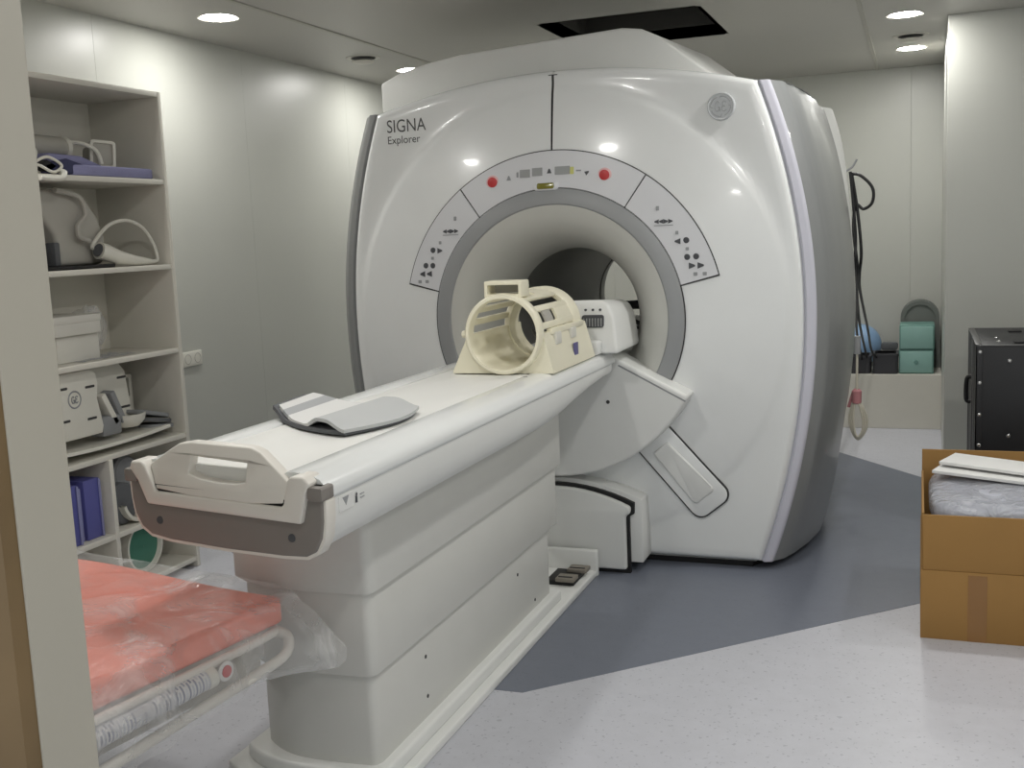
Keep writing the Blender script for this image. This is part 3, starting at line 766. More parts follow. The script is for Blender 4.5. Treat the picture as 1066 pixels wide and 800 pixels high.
# telescopic column: three tiers with a bowed front
def tier(xl, xr, yfr, ybk, z0, z1, bow, rnd=0.022):
    n = 70; out = []
    w_ = xr - xl
    out.append((xl, ybk)); 
    front = []
    for k in range(n + 1):
        t = k / n; x = xl + w_ * t
        e = abs(2 * t - 1)
        front.append((x, yfr + (bow if t < 0.5 else 0.012) * (e ** 2.2)))
    # round the right and left front corners
    fr = []
    for (x, y) in front:
        d = min(x - xl, xr - x)
        fr.append((x, y + (rnd * (1 - math.sqrt(max(0, 1 - (1 - d / rnd) ** 2))) if d < rnd else 0)))
    ext = [(xl, yfr + bow + rnd + 0.03)] + [(x, y) for x, y in fr] + [(xr, yfr + 0.012 + rnd + 0.02)]
    out = ext + [(xr, ybk), (xl, ybk)]
    return prism(out, lambda a, b: (a, b, z0), lambda a, b: (a, b, z1), bev=0.0025)
part('column_section', tier(-1.77, -1.303, 2.318, 3.90, 0.555, 0.80, 0.085), COLUMN, tab, smooth=40)
part('column_section', tier(-1.745, -1.317, 2.335, 3.87, 0.325, 0.558, 0.085), COLUMN, tab, smooth=40)
cs = part('column_section', tier(-1.720, -1.330, 2.355, 3.79, 0.04, 0.328, 0.085), COLUMN, tab, smooth=40)
part('panel_joint', box(-1.5465, -1.5450, 2.3565, 2.37, 0.072, 0.325), BTNL, cs)
for y, z in ((2.68, 0.25), (2.68, 0.13), (3.45, 0.25), (3.62, 0.10)):
    part('screw', lathe([(0.0001, 0.0015), (0.006, 0.0015), (0.006, 0)], (-1.330, y, z), 'X', 10), DARK, cs)
for x in (-1.60, ):
    part('screw', lathe([(0.0001, 0), (0.006, 0.0), (0.006, 0.003)], (x, 2.329, 0.64), 'Y', 10), DARK, tab)
# plinth: outer ledge and raised inner rib
def plinth(xl, xr, yfr, ybk, z0, z1, bow, bev):
    n = 16; pts_ = []
    for k in range(n + 1):
        t = k / n; e = abs(2 * t - 1); pts_.append((xl + (xr - xl) * t, yfr + (bow if t < 0.5 else 0.012) * e ** 2.5))
    return prism(pts_ + [(xr, ybk), (xl, ybk)], lambda a, b: (a, b, z0), lambda a, b: (a, b, z1), bev=bev, seg=3)
part('plinth', plinth(-1.80, -1.268, 2.275, 4.24, 0.0, 0.028, 0.08, 0.006), OFFW, tab, smooth=40)
part('plinth_rib', plinth(-1.755, -1.298, 2.318, 3.84, 0.026, 0.07, 0.07, 0.010), OFFW, tab, smooth=40)
part('plinth_end', box(-1.64, -1.262, 4.215, 4.245, 0.0, 0.115, 0.008, 3), OFFW, tab)
pd = part('foot_pedal', box(-1.375, -1.295, 3.985, 4.055, 0.045, 0.062, 0.005), TAN, tab)
part('pedal_rib', box(-1.365, -1.305, 4.0, 4.006, 0.062, 0.066, 0.001), DARK, pd)
pd2 = part('foot_pedal', box(-1.365, -1.28, 4.11, 4.18, 0.045, 0.062, 0.005), TAN, tab)
part('pedal_rib', box(-1.355, -1.29, 4.126, 4.132, 0.062, 0.066, 0.001), DARK, pd2)
part('pedal_shaft', box(-1.42, -1.30, 4.0, 4.16, 0.027, 0.047, 0.004), BLACK, tab)

# ================================================================== head coil on the table
HX, HZ = -1.365, 1.105
coil = thing('head_coil', 'cream cage shaped head coil standing on the table before the bore', 'head coil', (HX, 3.75, ZT))
part('front_ring', lathe([(0.125, 3.50), (0.128, 3.494), (0.138, 3.494), (0.143, 3.50), (0.145, 3.53), (0.138, 3.54), (0.126, 3.54), (0.125, 3.50)], (HX, 0, HZ), 'Y', 64), CREAM, coil, smooth=50)
part('rear_ring', lathe([(0.118, 3.98), (0.13, 3.985), (0.143, 3.975), (0.145, 3.90), (0.137, 3.885), (0.120, 3.885), (0.118, 3.98)], (HX, 0, HZ), 'Y', 64), CREAM, coil, smooth=50)
# cage bars over the upper half
for k, a in enumerate((10, 38, 62, 90, 118, 140, 162)):
    r_ = math.radians(a)
    bm = box(-0.012, 0.012, 3.53, 3.90, -0.006, 0.006, 0.003)
    xf(bm, Matrix.Translation((HX + 0.133 * math.cos(r_), 0, HZ + 0.133 * math.sin(r_))) @ Matrix.Rotation(PI / 2 - r_, 4, 'Y'))
    part('cage_bar', bm, CREAM, coil)
for a0, a1 in ((12, 36), (64, 88), (92, 116)):
    part('cage_cover', lathe([(0.128, 3.72), (0.138, 3.72), (0.138, 3.89), (0.128, 3.89), (0.128, 3.72)], (HX, 0, HZ), 'Y', 10, a0=math.radians(a0), a1=math.radians(a1)), CREAM, coil)
for a0, a1, y0, y1 in ((12, 34, 3.60, 3.68),):
    part('window_pad', lathe([(0.128, y0), (0.136, y0), (0.136, y1), (0.128, y1), (0.128, y0)], (HX, 0, HZ), 'Y', 8, a0=math.radians(a0), a1=math.radians(a1)), COILG, coil)
# base trough: solid with a half round channel
def trough(y):
    n = 20
    ch = [(0.126 * math.cos(PI + PI * k / n), HZ + 0.126 * math.sin(PI + PI * k / n)) for k in range(n + 1)]
    return [(-0.142, HZ), (-0.126, HZ)] + ch[1:-1] + [(0.126, HZ), (0.142, HZ), (0.150, HZ - 0.03), (0.178, ZT + 0.006), (0.178, ZT), (-0.205, ZT), (-0.205, ZT + 0.006), (-0.155, HZ - 0.03)]
part('base', prism(trough(0), lambda a, b: (HX + a, 3.52, max(b, ZT)), lambda a, b: (HX + a, 4.03, max(b, ZT)), bev=0.0), CREAM, coil, smooth=30)
part('hinge_strip', box(HX + 0.128, HX + 0.152, 3.60, 3.98, HZ - 0.012, HZ + 0.010, 0.005), CREAM, coil)
part('latch', box(HX + 0.14, HX + 0.160, 3.62, 3.68, HZ - 0.05, HZ - 0.005, 0.005), COILW, coil)
part('latch', box(HX + 0.14, HX + 0.160, 3.80, 3.86, HZ - 0.045, HZ - 0.005, 0.005), COILW, coil)
part('side_knob', lathe([(0.0001, -0.165), (0.012, -0.165), (0.014, -0.155), (0.014, -0.14)], (HX, 3.53, HZ), 'X', 16), CREAM, coil)
part('tag', box(HX + 0.166, HX + 0.171, 3.79, 3.84, ZT + 0.015, ZT + 0.078, 0.002), PURPLE, coil, label='small purple tag')
# top mirror holder
mh = prism(rrect(-0.07, 0.07, 1.232, 1.292, 0.006, 3), lambda a, b: (HX + a, 3.52, b), lambda a, b: (HX + a, 3.60, b), holes=[rrect(-0.058, 0.058, 1.245, 1.278, 0.004, 3)], bev=0.003)
part('mirror_frame', mh, CREAM, coil)
part('mirror', prism(rrect(-0.056, 0.056, 1.247, 1.276, 0.003, 2), lambda a, b: (HX + a, 3.59, b), lambda a, b: (HX + a, 3.595, b)), COILG, coil)
part('holder_foot', box(HX - 0.05, HX + 0.05, 3.53, 3.66, 1.225, 1.240, 0.004), CREAM, coil)
part('coil_cable', tube(smooth_path([(HX + 0.08, 3.93, HZ + 0.07), (HX + 0.10, 3.9, HZ + 0.0), (HX + 0.085, 3.87, HZ - 0.06), (HX + 0.02, 3.90, HZ - 0.085), (HX - 0.06, 3.98, HZ - 0.03)], 8), 0.006, 8), RUBBER, coil)

# connector box behind the coil
cbx = thing('connector_box', 'white rounded connector box with grey grille behind the head coil', 'connector box', (-1.21, 4.25, ZT))
bp_ = [(-0.16, ZT), (-0.16, ZT + 0.16), (-0.14, ZT + 0.20), (-0.10, ZT + 0.213), (0.02, ZT + 0.213), (0.055, ZT + 0.20), (0.08, ZT + 0.15), (0.095, ZT + 0.03), (0.10, ZT)]
part('housing', prism(bp_, lambda a, b: (-1.21 + a, 4.10 + 0.12 * (b - ZT), b), lambda a, b: (-1.21 + a * 0.95, 4.48, ZT + (b - ZT) * 0.9), bev=0.014, seg=3), OFFW, cbx)
gr = part('grille', prism(rrect(-0.045, 0.045, ZT + 0.105, ZT + 0.155, 0.01), lambda a, b: (-1.215 + a, 4.093 + 0.12 * (b - ZT), b), lambda a, b: (-1.215 + a, 4.12, b)), BTN, cbx)
for k in range(7):
    x = -1.215 - 0.036 + k * 0.012
    part('grille_slot', box(x - 0.002, x + 0.002, 4.089 + 0.0145, 4.12, ZT + 0.110, ZT + 0.142, 0.0), LCD, gr)
for k in range(3):
    part('indicator', lathe([(0.0001, 4.115), (0.005, 4.115), (0.005, 4.13)], (-1.245 + 0.03 * k, 0, ZT + 0.175), 'Y', 12), BTN, cbx)
part('foot_block', box(-1.27, -1.18, 4.045, 4.12, ZT, ZT + 0.055, 0.008), OFFW, cbx)

# folded positioning mat on the table
def mat_stripe():
    M = bpy.data.materials.new('mat_striped_fabric'); M.use_nodes = True
    nt = M.node_tree; b = nt.nodes['Principled BSDF']
    uv = nt.nodes.new('ShaderNodeUVMap'); sp = nt.nodes.new('ShaderNodeSeparateXYZ'); nt.links.new(uv.outputs[0], sp.inputs[0])
    r = nt.nodes.new('ShaderNodeValToRGB'); r.color_ramp.interpolation = 'CONSTANT'
    e = r.color_ramp.elements; e[0].position = 0; e[0].color = (*lin((214, 214, 212)), 1); e[1].position = 0.16; e[1].color = (*lin((166, 168, 170)), 1)
    for p, c in ((0.27, (218, 218, 216)), (0.60, (186, 188, 188))):
        q = e.new(p); q.color = (*lin(c), 1)
    nt.links.new(sp.outputs[0], r.inputs[0]); nt.links.new(r.outputs[0], b.inputs['Base Color']); b.inputs['Roughness'].default_value = 0.7
    n = nt.nodes.new('ShaderNodeTexNoise'); n.inputs['Scale'].default_value = 250
    bp = nt.nodes.new('ShaderNodeBump'); bp.inputs['Strength'].default_value = 0.1; nt.links.new(n.outputs['Fac'], bp.inputs['Height']); nt.links.new(bp.outputs[0], b.inputs['Normal'])
    return M
def mat_top(i, j):
    # i along the mat (left -> right), j across (near -> far)
    ax, ay = -1.705 + 0.355 * i, 2.585 - 0.25 * i - 0.04 * math.sin(PI * i)
    bx, by = -1.735 + 0.415 * i, 2.80 - 0.09 * i
    ex = 0.05 * math.sin(PI * j) * sst(0.75, 1.0, i)
    x, y = ax + (bx - ax) * j + ex, ay + (by - ay) * j
    z = ZT + 0.018 + 0.022 * (1 - sst(0.0, 0.42, i)) + 0.022 * sst(0.55, 0.72, i) * (1 - sst(0.80, 1.0, i)) - 0.02 * (1 - sst(0.0, 0.05, i))
    return (x, y, z)
def mat_low(i, j):
    x, y, z = mat_top(0.02 + 0.96 * i, 0.02 + 0.94 * j)
    return (x - 0.012 * (1 - i), y - 0.012 * (1 - i), ZT + 0.012 + 0.024 * (1 - sst(0.0, 0.3, i)))
cush = thing('positioning_mat', 'folded grey and white foam mat curling up on the table', 'mat', (-1.52, 2.58, ZT))
part('upper_layer', grid(40, 10, mat_top, thick=0.009), mat_stripe(), cush, smooth=60)
part('lower_layer', grid(40, 10, mat_low, thick=0.011), FOAMD, cush, smooth=60)

# ================================================================== shelving
SX = -3.10           # front edge of the shelving
SB = -3.488
shelf = thing('shelving_unit', 'tall white open shelving unit full of scanner coils against the left wall', 'shelving', (-3.3, 3.48, 0))
y0s, y1s = 2.98, 3.975
levels = [1.758, 1.389, 1.016, 0.629, 0.295, 0.05]
part('side_panel', box(SB, SX, y1s - 0.022, y1s, 0, 2.133, 0.0015), SHELF, shelf)
part('side_panel', box(SB, SX, y0s, y0s + 0.022, 0, 2.133, 0.0015), SHELF, shelf)
part('top_board', box(SB, SX, y0s + 0.022, y1s - 0.022, 2.111, 2.133, 0.0015), SHELF, shelf)
part('back_panel', box(SB, SB + 0.008, y0s + 0.022, y1s - 0.022, 0, 2.111), SHELF, shelf)
for z in levels:
    part('shelf_board', box(SB + 0.008, SX - 0.002, y0s + 0.022, y1s - 0.022, z - 0.022, z, 0.0015), SHELF, shelf)
part('divider', box(SB + 0.008, SX + 0.001, 3.447, 3.469, 0.05, 0.607, 0.0015), SHELF, shelf)

# --- top compartment (board 1.758)
bl = []
def rounded_slab(y0, y1, x0, x1, z0, z1, r, lift=0.0, bev=0.008):
    out = rrect(x0, x1, y0, y1, r, 8)
    f = lambda zz: (lambda a, b: (a, b, zz + lift * (y1 - b) / (y1 - y0)))
    return prism(out, f(z0), f(z1), bev=bev, seg=3)
pad = thing('padded_cushion', 'lavender blue padded cushion lying flat on the top shelf', 'cushion', (-3.28, 3.64, 1.758))
part('cover', rounded_slab(3.42, 3.945, -3.42, -3.108, 1.760, 1.802, 0.09, 0.0), FABL, pad, smooth=50)
part('folded_flap', prism([(3.30, 1.80), (3.34, 1.845), (3.52, 1.84), (3.66, 1.80)], lambda a, b: (-3.40, a, b), lambda a, b: (-3.15, a, b), bev=0.01), FABL, pad, smooth=50)
part('navy_lining', prism([(3.30, 1.765), (3.30, 1.80), (3.42, 1.825), (3.60, 1.785), (3.60, 1.765)], lambda a, b: (-3.38, a, b), lambda a, b: (-3.135, a, b), bev=0.006), FABN, pad)
hs = thing('mirror_handset', 'upright white framed grey handset on the lavender cushion', 'handset', (-3.22, 3.69, 1.80))
tilt = Matrix.Translation((-3.20, 3.685, 1.80)) @ Matrix.Rotation(math.radians(-6), 4, 'X') @ Matrix.Rotation(math.radians(-35), 4, 'Z')
fr = prism(rrect(-0.052, 0.052, 0.0, 0.115, 0.016), lambda a, b: (0.0, a, b), lambda a, b: (0.02, a, b), holes=[rrect(-0.040, 0.040, 0.012, 0.103, 0.01)], bev=0.003); part('frame', xf(fr, tilt), COILW, hs)
fr = box(-0.012, 0.010, -0.042, 0.042, 0.01, 0.105, 0.003); part('face_plate', xf(fr, tilt), COILG, hs)
fr = box(-0.13, -0.012, -0.05, 0.03, 0.02, 0.10, 0.012); part('body', xf(fr, tilt), COILG, hs)
gc = thing('small_flexible_coil', 'grey cuff shaped coil with white lead lying across the cushion', 'coil', (-3.28, 3.50, 1.84))
part('cuff', lathe([(0.03, 3.36), (0.042, 3.36), (0.045, 3.40), (0.042, 3.56), (0.03, 3.56), (0.03, 3.36)], (-3.29, 0, 1.885), 'Y', 28), COILG, gc)
part('end_ring', lathe([(0.026, 3.555), (0.046, 3.555), (0.048, 3.575), (0.026, 3.58), (0.026, 3.555)], (-3.29, 0, 1.885), 'Y', 28), COILW, gc)
part('lead', tube(smooth_path([(-3.27, 3.57, 1.905), (-3.22, 3.60, 1.90), (-3.18, 3.635, 1.87), (-3.17, 3.65, 1.815)], 6), 0.009, 8), COILW, gc)
sc = thing('white_coil_cradle', 'white plastic coil piece with looped cord at the shelf edge by the door frame', 'coil', (-3.15, 3.27, 1.758))
part('shell', prism([(3.18, 1.76), (3.18, 1.92), (3.26, 1.90), (3.305, 1.85), (3.29, 1.80), (3.335, 1.80), (3.36, 1.775), (3.30, 1.76)], lambda a, b: (-3.26, a, b), lambda a, b: (-3.16, a, b), bev=0.012, seg=3), COILW, sc)
part('cord', tube(smooth_path([(-3.14, 3.25, 1.80), (-3.13, 3.31, 1.825), (-3.125, 3.375, 1.795), (-3.125, 3.33, 1.768), (-3.13, 3.27, 1.79)], 6, True), 0.006, 8, True), COILW, sc)
part('dark_insert', prism([(3.25, 1.785), (3.31, 1.815), (3.36, 1.793), (3.31, 1.768)], lambda a, b: (-3.16, a, b), lambda a, b: (-3.135, a, b)), BLACK, sc)
part('edge_bumper', tube(smooth_path([(-3.09, 3.22, 1.742), (-3.085, 3.32, 1.742), (-3.10, 3.36, 1.765), (-3.13, 3.37, 1.772)], 6), 0.011, 8), COILW, sc)

# --- second compartment (board 1.389)
tc_ = thing('torso_coil', 'big rounded grey torso coil standing on the second shelf', 'coil', (-3.33, 3.4, 1.389))
ol = [(3.12, 1.405), (3.12, 1.705), (3.40, 1.712), (3.52, 1.705), (3.60, 1.672), (3.66, 1.60), (3.69, 1.52), (3.69, 1.44), (3.67, 1.405)]
hl = [(3.24, 1.405), (3.24, 1.57), (3.30, 1.59), (3.36, 1.57), (3.405, 1.52), (3.415, 1.45), (3.415, 1.405)]
shell = [(3.69, 1.44), (3.67, 1.405)] + [(3.42, 1.405), (3.42, 1.46), (3.405, 1.53), (3.36, 1.585), (3.29, 1.60), (3.12, 1.60)] + ol[1:7]
part('shell', prism(shell, lambda a, b: (-3.44, a, b), lambda a, b: (-3.22, a, b), bev=0.022, seg=4), COILG, tc_, smooth=60)
part('raised_bead', tube(smooth_path([(-3.195, 3.40, 1.705), (-3.19, 3.52, 1.68), (-3.187, 3.545, 1.61), (-3.187, 3.50, 1.565), (-3.187, 3.50, 1.52), (-3.19, 3.56, 1.50)], 8), 0.011, 8), COILG, tc_)
part('inner_lining', prism([(3.13, 1.41), (3.13, 1.60), (3.29, 1.60), (3.36, 1.585), (3.405, 1.53), (3.42, 1.46), (3.42, 1.41)], lambda a, b: (-3.40, a, b), lambda a, b: (-3.30, a, b)), FOAMD, tc_)
part('strut', box(-3.26, -3.21, 3.385, 3.415, 1.405, 1.50, 0.006), FOAMD, tc_)
part('base_plate', rounded_slab(3.10, 3.68, -3.44, -3.14, 1.390, 1.405, 0.06, 0, 0.004), BLACK, tc_)
wp = thing('white_connector_plug', 'white tapered cable plug with looping lead before the torso coil', 'cable plug', (-3.16, 3.74, 1.389))
seg_ = [((-3.17, 3.585, 1.462), 0.036), ((-3.165, 3.62, 1.452), 0.035), ((-3.155, 3.68, 1.430), 0.030), ((-3.145, 3.76, 1.415), 0.022), ((-3.14, 3.84, 1.407), 0.014), ((-3.14, 3.89, 1.404), 0.008)]
part('plug_body', tube([p for p, r in seg_], [r for p, r in seg_], 20), COILW, wp)
part('socket_face', tube([(-3.171, 3.5835, 1.4625), (-3.1715, 3.580, 1.464)], 0.028, 18), FOAMD, wp)
part('lead', tube(smooth_path([(-3.14, 3.885, 1.405), (-3.145, 3.915, 1.415), (-3.155, 3.91, 1.48), (-3.17, 3.86, 1.555), (-3.185, 3.78, 1.585), (-3.20, 3.69, 1.565), (-3.20, 3.60, 1.50), (-3.19, 3.57, 1.47)], 8), 0.008, 8), COILW, wp)

# --- third compartment (board 1.016)
def carton(name, x0, x1, y0, y1, z0, z1, label):
    t = thing(name, label, 'box', ((x0 + x1) / 2, (y0 + y1) / 2, z0))
    part('carton', box(x0, x1, y0, y1, z0, z1 - 0.014, 0.003), CARTONW, t)
    part('lid', box(x0 - 0.003, x1 + 0.003, y0 - 0.003, y1 + 0.003, z1 - 0.03, z1, 0.003), CARTONW, t)
    return t
single('white_carton', box(-3.42, -3.20, 3.33, 3.57, 1.017, 1.125, 0.004), CARTONW, 'plain white carton on the third shelf under a wider flat one', 'box')
carton('flat_white_carton', -3.44, -3.18, 3.16, 3.565, 1.126, 1.205, 'wide flat white carton lying on top of another carton, third shelf')
def crumple(c, s, seed):
    rnd = random.Random(seed); ph = [rnd.random() * 6 for _ in range(9)]
    def f(i, j):
        a, b = i * 2 * PI, j * PI
        k = 1 + 0.18 * math.sin(5 * a + ph[0]) * math.sin(b) + 0.14 * math.sin(3 * b + ph[1] + 2 * a)
        return (c[0] + s[0] * k * math.cos(a) * math.sin(b), c[1] + s[1] * k * math.sin(a) * math.sin(b), c[2] + s[2] * k * math.cos(b))
    return grid(36, 18, f, wrap_u=True)
single('plastic_bag', crumple((-3.30, 3.63, 1.13), (0.07, 0.055, 0.095), 3), FILM, 'crumpled clear plastic bag beside the white cartons', 'bag')
single('plastic_sheet', grid(16, 10, lambda i, j: (-3.14 - 0.16 * j, 3.40 + 0.34 * i, 1.018 + 0.004 * math.sin(9 * i + 5 * j) ** 2)), FILM2, 'flat clear plastic wrap lying on the third shelf before the cartons', 'plastic wrap')

# --- fourth compartment (board 0.629)
bc = thing('coil_board_set', 'white coil tray with upright slotted panels on the fourth shelf', 'coil', (-3.25, 3.5, 0.629))
def tray(i, j):
    y = 3.12 + 0.73 * i; x = -3.42 + 0.32 * j
    e = (2 * i - 1) ** 2; z = 0.648 + 0.014 * e + 0.03 * (1 - j) ** 2 + 0.012 * j
    return (x, y, z)
part('tray', grid(30, 10, tray, thick=0.012), COILW, bc, smooth=60)
p1 = [(3.19, 0.715), (3.19, 0.985), (3.44, 0.985), (3.475, 0.965), (3.482, 0.92), (3.472, 0.86), (3.485, 0.80), (3.495, 0.745), (3.485, 0.715)]
u1 = part('upright_panel', prism(p1, lambda a, b: (-3.165, a, b), lambda a, b: (-3.15, a, b), bev=0.004), COILW, bc)
for y, z in ((3.435, 0.915), (3.432, 0.785), (3.285, 0.925), (3.285, 0.795)):
    part('slot', prism(rrect(y - 0.026, y + 0.026, z - 0.005, z + 0.005, 0.004, 3), lambda a, b: (-3.1485, a, b), lambda a, b: (-3.152, a, b)), DARK, u1)
lg = lathe([(0.030, -3.149), (0.034, -3.147), (0.037, -3.149)], (0, 3.345, 0.875), 'X', 28)
for pts_ in ([(-0.12, 0.25), (-0.22, 0.42), (-0.42, 0.3), (-0.5, -0.05), (-0.4, -0.36), (-0.2, -0.36), (-0.08, -0.05), (-0.24, -0.04), (-0.08, -0.06), (-0.06, -0.42)], [(0.46, 0.28), (0.32, 0.42), (0.16, 0.3), (0.2, 0.08), (0.36, 0.03), (0.16, 0.0), (0.1, -0.22), (0.26, -0.42), (0.48, -0.28)]):
    tube(smooth_path([(-3.148, 3.345 + p * 0.034, 0.875 + q * 0.034) for p, q in pts_], 5), 0.0022, 6, bm=lg)
part('emblem', lg, BTNL, u1)
p2 = [(3.52, 0.715), (3.52, 0.99), (3.64, 1.0), (3.70, 0.985), (3.74, 0.94), (3.75, 0.86), (3.757, 0.80), (3.765, 0.745), (3.75, 0.715)]
u2 = part('upright_panel', prism(p2, lambda a, b: (-3.245, a, b), lambda a, b: (-3.23, a, b), bev=0.004), COILW, bc)
for y, z in ((3.715, 0.915), (3.725, 0.785)):
    part('slot', prism(rrect(y - 0.028, y + 0.028, z - 0.005, z + 0.005, 0.004, 3), lambda a, b: (-3.2285, a, b), lambda a, b: (-3.232, a, b)), DARK, u2)
part('foot_scoop', lathe([(0.005, 0.70), (0.05, 0.705), (0.075, 0.73), (0.082, 0.76), (0.074, 0.76), (0.06, 0.73), (0.005, 0.712)], (-3.20, 3.69, 0.0), 'Z', 32), COILW, bc)
for k, (y, a) in enumerate(((3.53, 28), (3.575, 24))):
    bm = box(-0.03, 0.03, -0.014, 0.014, 0, 0.15, 0.004); xf(bm, Matrix.Translation((-3.19, y + 0.06, 0.735)) @ Matrix.Rotation(math.radians(a), 4, 'X'))
    part('foam_strip', bm, FOAMG if k else COILW, bc)
part('foam_block', box(-3.24, -3.16, 3.50, 3.615, 0.69, 0.775, 0.012), FOAMG, bc)
sf = thing('small_white_frame', 'slim upright white frame behind the slotted panels, fourth shelf', 'frame', (-3.33, 3.93, 0.629))
part('bracket', prism(rrect(3.875, 3.93, 0.72, 0.90, 0.008), lambda a, b: (-3.38, a, b), lambda a, b: (-3.36, a, b), holes=[rrect(3.89, 3.912, 0.80, 0.885, 0.005)], bev=0.002), COILW, sf)
part('stand', box(-3.42, -3.34, 3.875, 3.93, 0.630, 0.722, 0.004), COILG, sf)
for k in range(3):
    bm = rounded_slab(3.72 + 0.03 * k, 3.915 + 0.012 * k, -3.33 + 0.02 * k, -3.125, 0.0, 0.018, 0.06, 0.0, 0.005)
    xf(bm, Matrix.Translation((0, 0, 0.722 - 0.026 * k)) @ Matrix.Translation((-3.2, 3.84, 0)) @ Matrix.Rotation(math.radians(-(15 - 4 * k)), 4, 'X') @ Matrix.Translation((3.2, -3.84, 0)))
    single('foam_pad', bm, FOAMG if k != 1 else FOAMD, ('light grey foam pad, topmost of the small pile at the right of the coil tray', 'dark grey foam pad between two lighter ones beside the coil tray', 'light grey foam pad, lowest of the small pile beside the coil tray')[k], 'foam pad', 'foam pads beside the coil tray')

# --- lower left compartment: blue folders
for k, (ya, yb, xa, lb) in enumerate(((3.19, 3.285, -3.12, 'blue folder nearest the door frame on the low shelf, half hidden'), (3.297, 3.325, -3.15, 'thin blue folder with pale spine standing between two blue folders'), (3.335, 3.425, -3.135, 'thick blue folder nearest the shelf divider'))):
    t = thing('document_folder', lb, 'folder', (-3.28, (ya + yb) / 2, 0.295), 0, 'blue folders on the low shelf')
    part('cover', box(xa - 0.28, xa - 0.006, ya, yb, 0.296, 0.296 + 0.245 - 0.02 * (k == 1), 0.003), BINDER, t)
    part('spine_edge', box(xa - 0.006, xa, yb - 0.01, yb + 0.001, 0.296, 0.296 + 0.24 - 0.02 * (k == 1), 0.002), BINDERL, t)

# --- lower right compartment
rl = thing('rolled_foam_pads', 'dark grey bundle of rolled foam pads on the low shelf behind the table end', 'foam pad', (-3.26, 3.62, 0.295))
part('roll', lathe([(0.001, -3.40), (0.085, -3.40), (0.09, -3.39), (0.09, -3.17), (0.08, -3.16), (0.001, -3.16)], (0, 3.585, 0.388), 'X', 28), FOAMD, rl)
part('roll', lathe([(0.001, -3.40), (0.07, -3.40), (0.075, -3.39), (0.075, -3.21), (0.065, -3.20), (0.001, -3.20)], (0, 3.66, 0.505), 'X', 28), FOAMG, rl)
wc = lathe([(0.10, -3.18), (0.115, -3.18), (0.115, -3.13), (0.10, -3.13), (0.10, -3.18)], (0, 3.655, 0.412), 'X', 24, a0=math.radians(195), a1=math.radians(300))
single('curved_coil_shell', wc, COILW, 'white curved plastic shell on the low shelf behind the table end', 'coil')
gd = thing('green_phantom_drum', 'round green drum with white rim on the bottom shelf', 'drum', (-3.2, 3.70, 0.05))
part('drum', lathe([(0.001, -3.34), (0.10, -3.34), (0.112, -3.33), (0.115, -3.20), (0.11, -3.19)], (0, 3.70, 0.166), 'X', 40), COILW, gd)
part('rim', lathe([(0.098, -3.19), (0.104, -3.17), (0.114, -3.17), (0.116, -3.20), (0.098, -3.20)], (0, 3.70, 0.166), 'X', 40), COILW, gd)
part('face', lathe([(0.001, -3.182), (0.05, -3.183), (0.099, -3.188)], (0, 3.70, 0.166), 'X', 40), GREEN, gd)

# power sockets on the left wall
ps = thing('wall_socket', 'double white power socket on the left wall beside the shelving', 'socket', (WX, 4.56, 0.89))
part('plate', box(WX, WX + 0.012, 4.475, 4.63, 0.855, 0.93, 0.004), COILW, ps)
for y in (4.513, 4.592):
    q = part('outlet', lathe([(0.0001, WX + 0.008), (0.02, WX + 0.008), (0.024, WX + 0.0135), (0.027, WX + 0.012)], (0, y, 0.8925), 'X', 24), COILG, ps)
    for d in (-0.009, 0.009):
        part('pin_hole', lathe([(0.0001, WX + 0.0086), (0.0035, WX + 0.0086)], (0, y + d, 0.8925), 'X', 10), BLACK, q)

# ================================================================== trolley with wrapped mattress
RZ = math.radians(-10.0)
tr = thing('patient_trolley', 'coral red mattress in clear plastic on a white tube trolley', 'trolley', (-1.50, 2.235, 0), RZ)
# local frame: origin at the far right top corner's foot; -x along the length, -y across
ML, MW, MZ0, MZ1 = 1.55, 0.72, 0.50, 0.572
def mattress():
    bm = box(-ML, 0, -MW, 0, MZ0, MZ1, 0.016, 3)
    bmesh.ops.subdivide_edges(bm, edges=[e for e in bm.edges if e.calc_length() > 0.3], cuts=14, use_grid_fill=True)
    for v in bm.verts:
        v.co.z += 0.005 * math.sin(v.co.x * 7 + v.co.y * 5) * (v.co.z > 0.53) + 0.004 * math.sin(v.co.y * 17 - v.co.x * 3) * (v.co.z > 0.53)
    return bm
part('mattress', mattress(), CORAL, tr, True, smooth=60)
part('deck', box(-ML, -0.02, -MW + 0.01, -0.01, 0.470, 0.499, 0.006), METALW, tr, True)
part('frame_edge', tube(smooth_path([(-0.02, -MW - 0.1, 0.487), (0.004, -MW + 0.05, 0.488), (0.006, -MW / 2, 0.488), (0.004, -0.08, 0.488), (-0.03, -0.012, 0.486), (-0.12, -0.005, 0.486)], 8), 0.011, 12), METALW, tr, True)
rail_pts = [(-0.05, -0.045, 0.486), (0.0, -0.02, 0.482), (0.022, -0.015, 0.465), (0.030, -0.04, 0.435), (0.026, -0.12, 0.42), (0.02, -0.35, 0.40), (0.015, -0.62, 0.375), (0.012, -0.80, 0.36), (-0.05, -0.86, 0.36)]
part('end_bar', tube(smooth_path(rail_pts, 8), 0.0135, 12), METALW, tr, True)
part('under_panel', box(-ML, -0.03, -MW - 0.05, -0.06, 0.385, 0.466, 0.01), mat('trolley_grey', (176, 172, 162), 0.5), tr, True)
